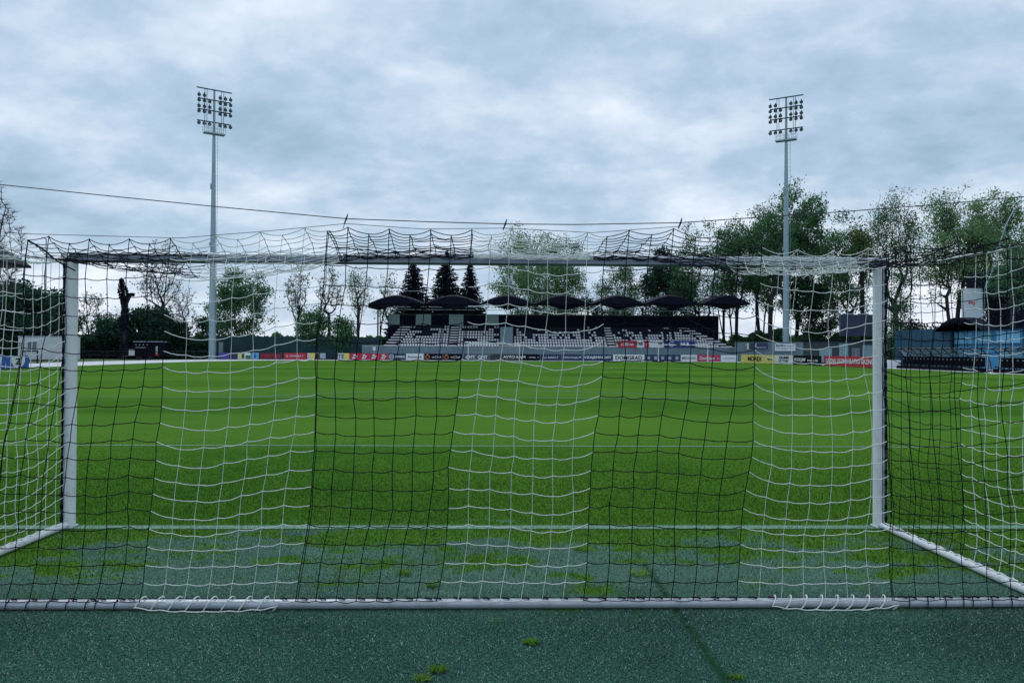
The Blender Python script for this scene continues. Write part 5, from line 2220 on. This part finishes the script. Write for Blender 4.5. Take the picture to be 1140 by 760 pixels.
T(1108, 102, 208, 34, 'broad pale leafy tree above the dark gantry', 'leaf_pale', 1.5, 380, 0.25, seed=33, leaf_size=.20, minr=.018)
T(1150, 104, 236, 26, 'leafy tree cut by the right edge', 'leaf_mid', .8, 220, .3, seed=34, leaf_size=.22)
T(1128, 76, 262, 24, 'leafy tree in front of the dark gantry at the right edge', 'leaf_mid', .5, 200, .45, seed=51, leaf_size=.18, minr=.015)
T(912, 128, 300, 24, 'lower shaded green tree below the tallest tree', 'leaf_dark', 1.4, 200, 0.12, seed=35, leaf_size=.26)
T(1000, 104, 330, 15, 'low leafy bush tree right beside the right goalpost', 'leaf_mid', .9, 110, .1, seed=36, leaf_size=.18)
T(1015, 118, 356, 18, 'dark low rounded tree behind the teal windbreak, left one', 'leaf_dark', 1.3, 120, .1, seed=37, leaf_size=.26)
T(1046, 120, 362, 14, 'dark low rounded tree behind the teal windbreak, right one', 'leaf_dark', 1.3, 110, .1, seed=38, leaf_size=.26)
T(655, 138, 330, 20, 'low dark green tree between the fourth and fifth canopies', 'leaf_dark', .9, 140, .1, seed=39, leaf_size=.26)

# ivy covered broken trunk
b0 = P(138, 388, 119)
Ht = zpy(309, 119, 138)
o = empty('ivy_tree', (b0.x, 119, 0), 'thick broken trunk wrapped in dark ivy right of the left goalpost', 'tree')
mb = MB()
mb.tube([(b0.x - .1, 119, 0), (b0.x + .2, 119, Ht * .35), (b0.x - .1, 119, Ht * .7), (b0.x - .5, 119, Ht)], [.7, .55, .35, .1], 9)
mb.tube([(b0.x - .1, 119, Ht * .6), (b0.x + .9, 119, Ht * .78), (b0.x + 1.1, 119, Ht * .8)], [.28, .18, .08], 7)
mb.tube([(b0.x - .2, 119, Ht * .8), (b0.x - 1.0, 119, Ht * .92)], [.15, .05], 6)
mb.build('trunk', ['bark'], o)
cv, cf = [], []
rr = random.Random(3)
for i in range(2600):
    f_ = rr.random() ** .8
    z = Ht * f_ * .98
    cx_ = b0.x + (.2 * sin(f_ * 3.1) - .5 * f_ ** 3)
    R_ = (.95 - .55 * f_) * (1 + .35 * sin(f_ * 17)) * rr.uniform(.6, 1.15)
    if rr.random() < .1:
        cx_, z, R_ = b0.x + 1.0, Ht * .79, rr.uniform(.1, .5)
    a = rr.random() * 2 * pi
    c = Vector((cx_ + cos(a) * R_, 119 + sin(a) * R_, z + rr.uniform(-.2, .2)))
    d1 = Vector((rr.gauss(0, 1), rr.gauss(0, 1), rr.gauss(0, 1))).normalized() * .16
    d2 = Vector((rr.gauss(0, 1), rr.gauss(0, 1), rr.gauss(0, 1))).normalized() * .12
    k = len(cv)
    cv += [tuple(c + d1), tuple(c + d2), tuple(c - d1), tuple(c - d2)]
    cf.append((k, k + 1, k + 2, k + 3))
np_mesh('ivy_leaves', cv, cf, ['leaf_spruce'], o)


# shrubbery and distant woodland: uncountable masses
def shrubs(name, spans, mat, label, seed, size=.3):
    rr = np.random.default_rng(seed)
    VV = []
    for (pa, pb, Y, py, n_) in spans:
        x0, x1 = P(pa, 385, Y).x, P(pb, 385, Y).x
        zt = P((pa + pb) / 2, py, Y).z
        x = rr.uniform(x0, x1, n_)
        top = np.array([zt * (.72 + .35 * mnoise.noise(Vector((q * .35, Y, seed))) + .12 * mnoise.noise(Vector((q * 1.4, Y, seed)))) for q in x])
        z = top * (1 - rr.random(n_) ** 1.6)
        y = Y + rr.uniform(-1.5, 1.5, n_)
        C = np.stack([x, y, z], 1)
        s_ = rr.uniform(.5, 1.3, n_)[:, None] * size
        n1 = rr.normal(size=(n_, 3))
        n1 /= np.linalg.norm(n1, axis=1, keepdims=True)
        n2 = np.cross(n1, rr.normal(size=(n_, 3)))
        n2 /= np.linalg.norm(n2, axis=1, keepdims=True)
        VV.append(np.stack([C + n1 * s_, C + n2 * s_ * .6, C - n1 * s_, C - n2 * s_ * .6], 1).reshape(-1, 3))
    V = np.concatenate(VV)
    o = np_mesh(name, V, np.arange(len(V)).reshape(-1, 4), [mat])
    tag(o, label, 'shrubs', kind='stuff')


shrubs('shrubbery', [(80, 245, 124, 372, 15000), (240, 430, 127, 371, 15000), (-40, 90, 120, 366, 9000)], 'leaf_dark', 'dark mass of shrubs behind the fences on the left', 5)
shrubs('undergrowth', [(815, 985, 128, 362, 20000), (975, 1160, 122, 372, 9000)], 'leaf_mid', 'dim green undergrowth beneath the tall trees on the right', 6)
shrubs('distant_woodland', [(-250, 1400, 260, 371, 60000)], 'leaf_mid', 'low far off woodland closing the horizon', 8, size=1.0)
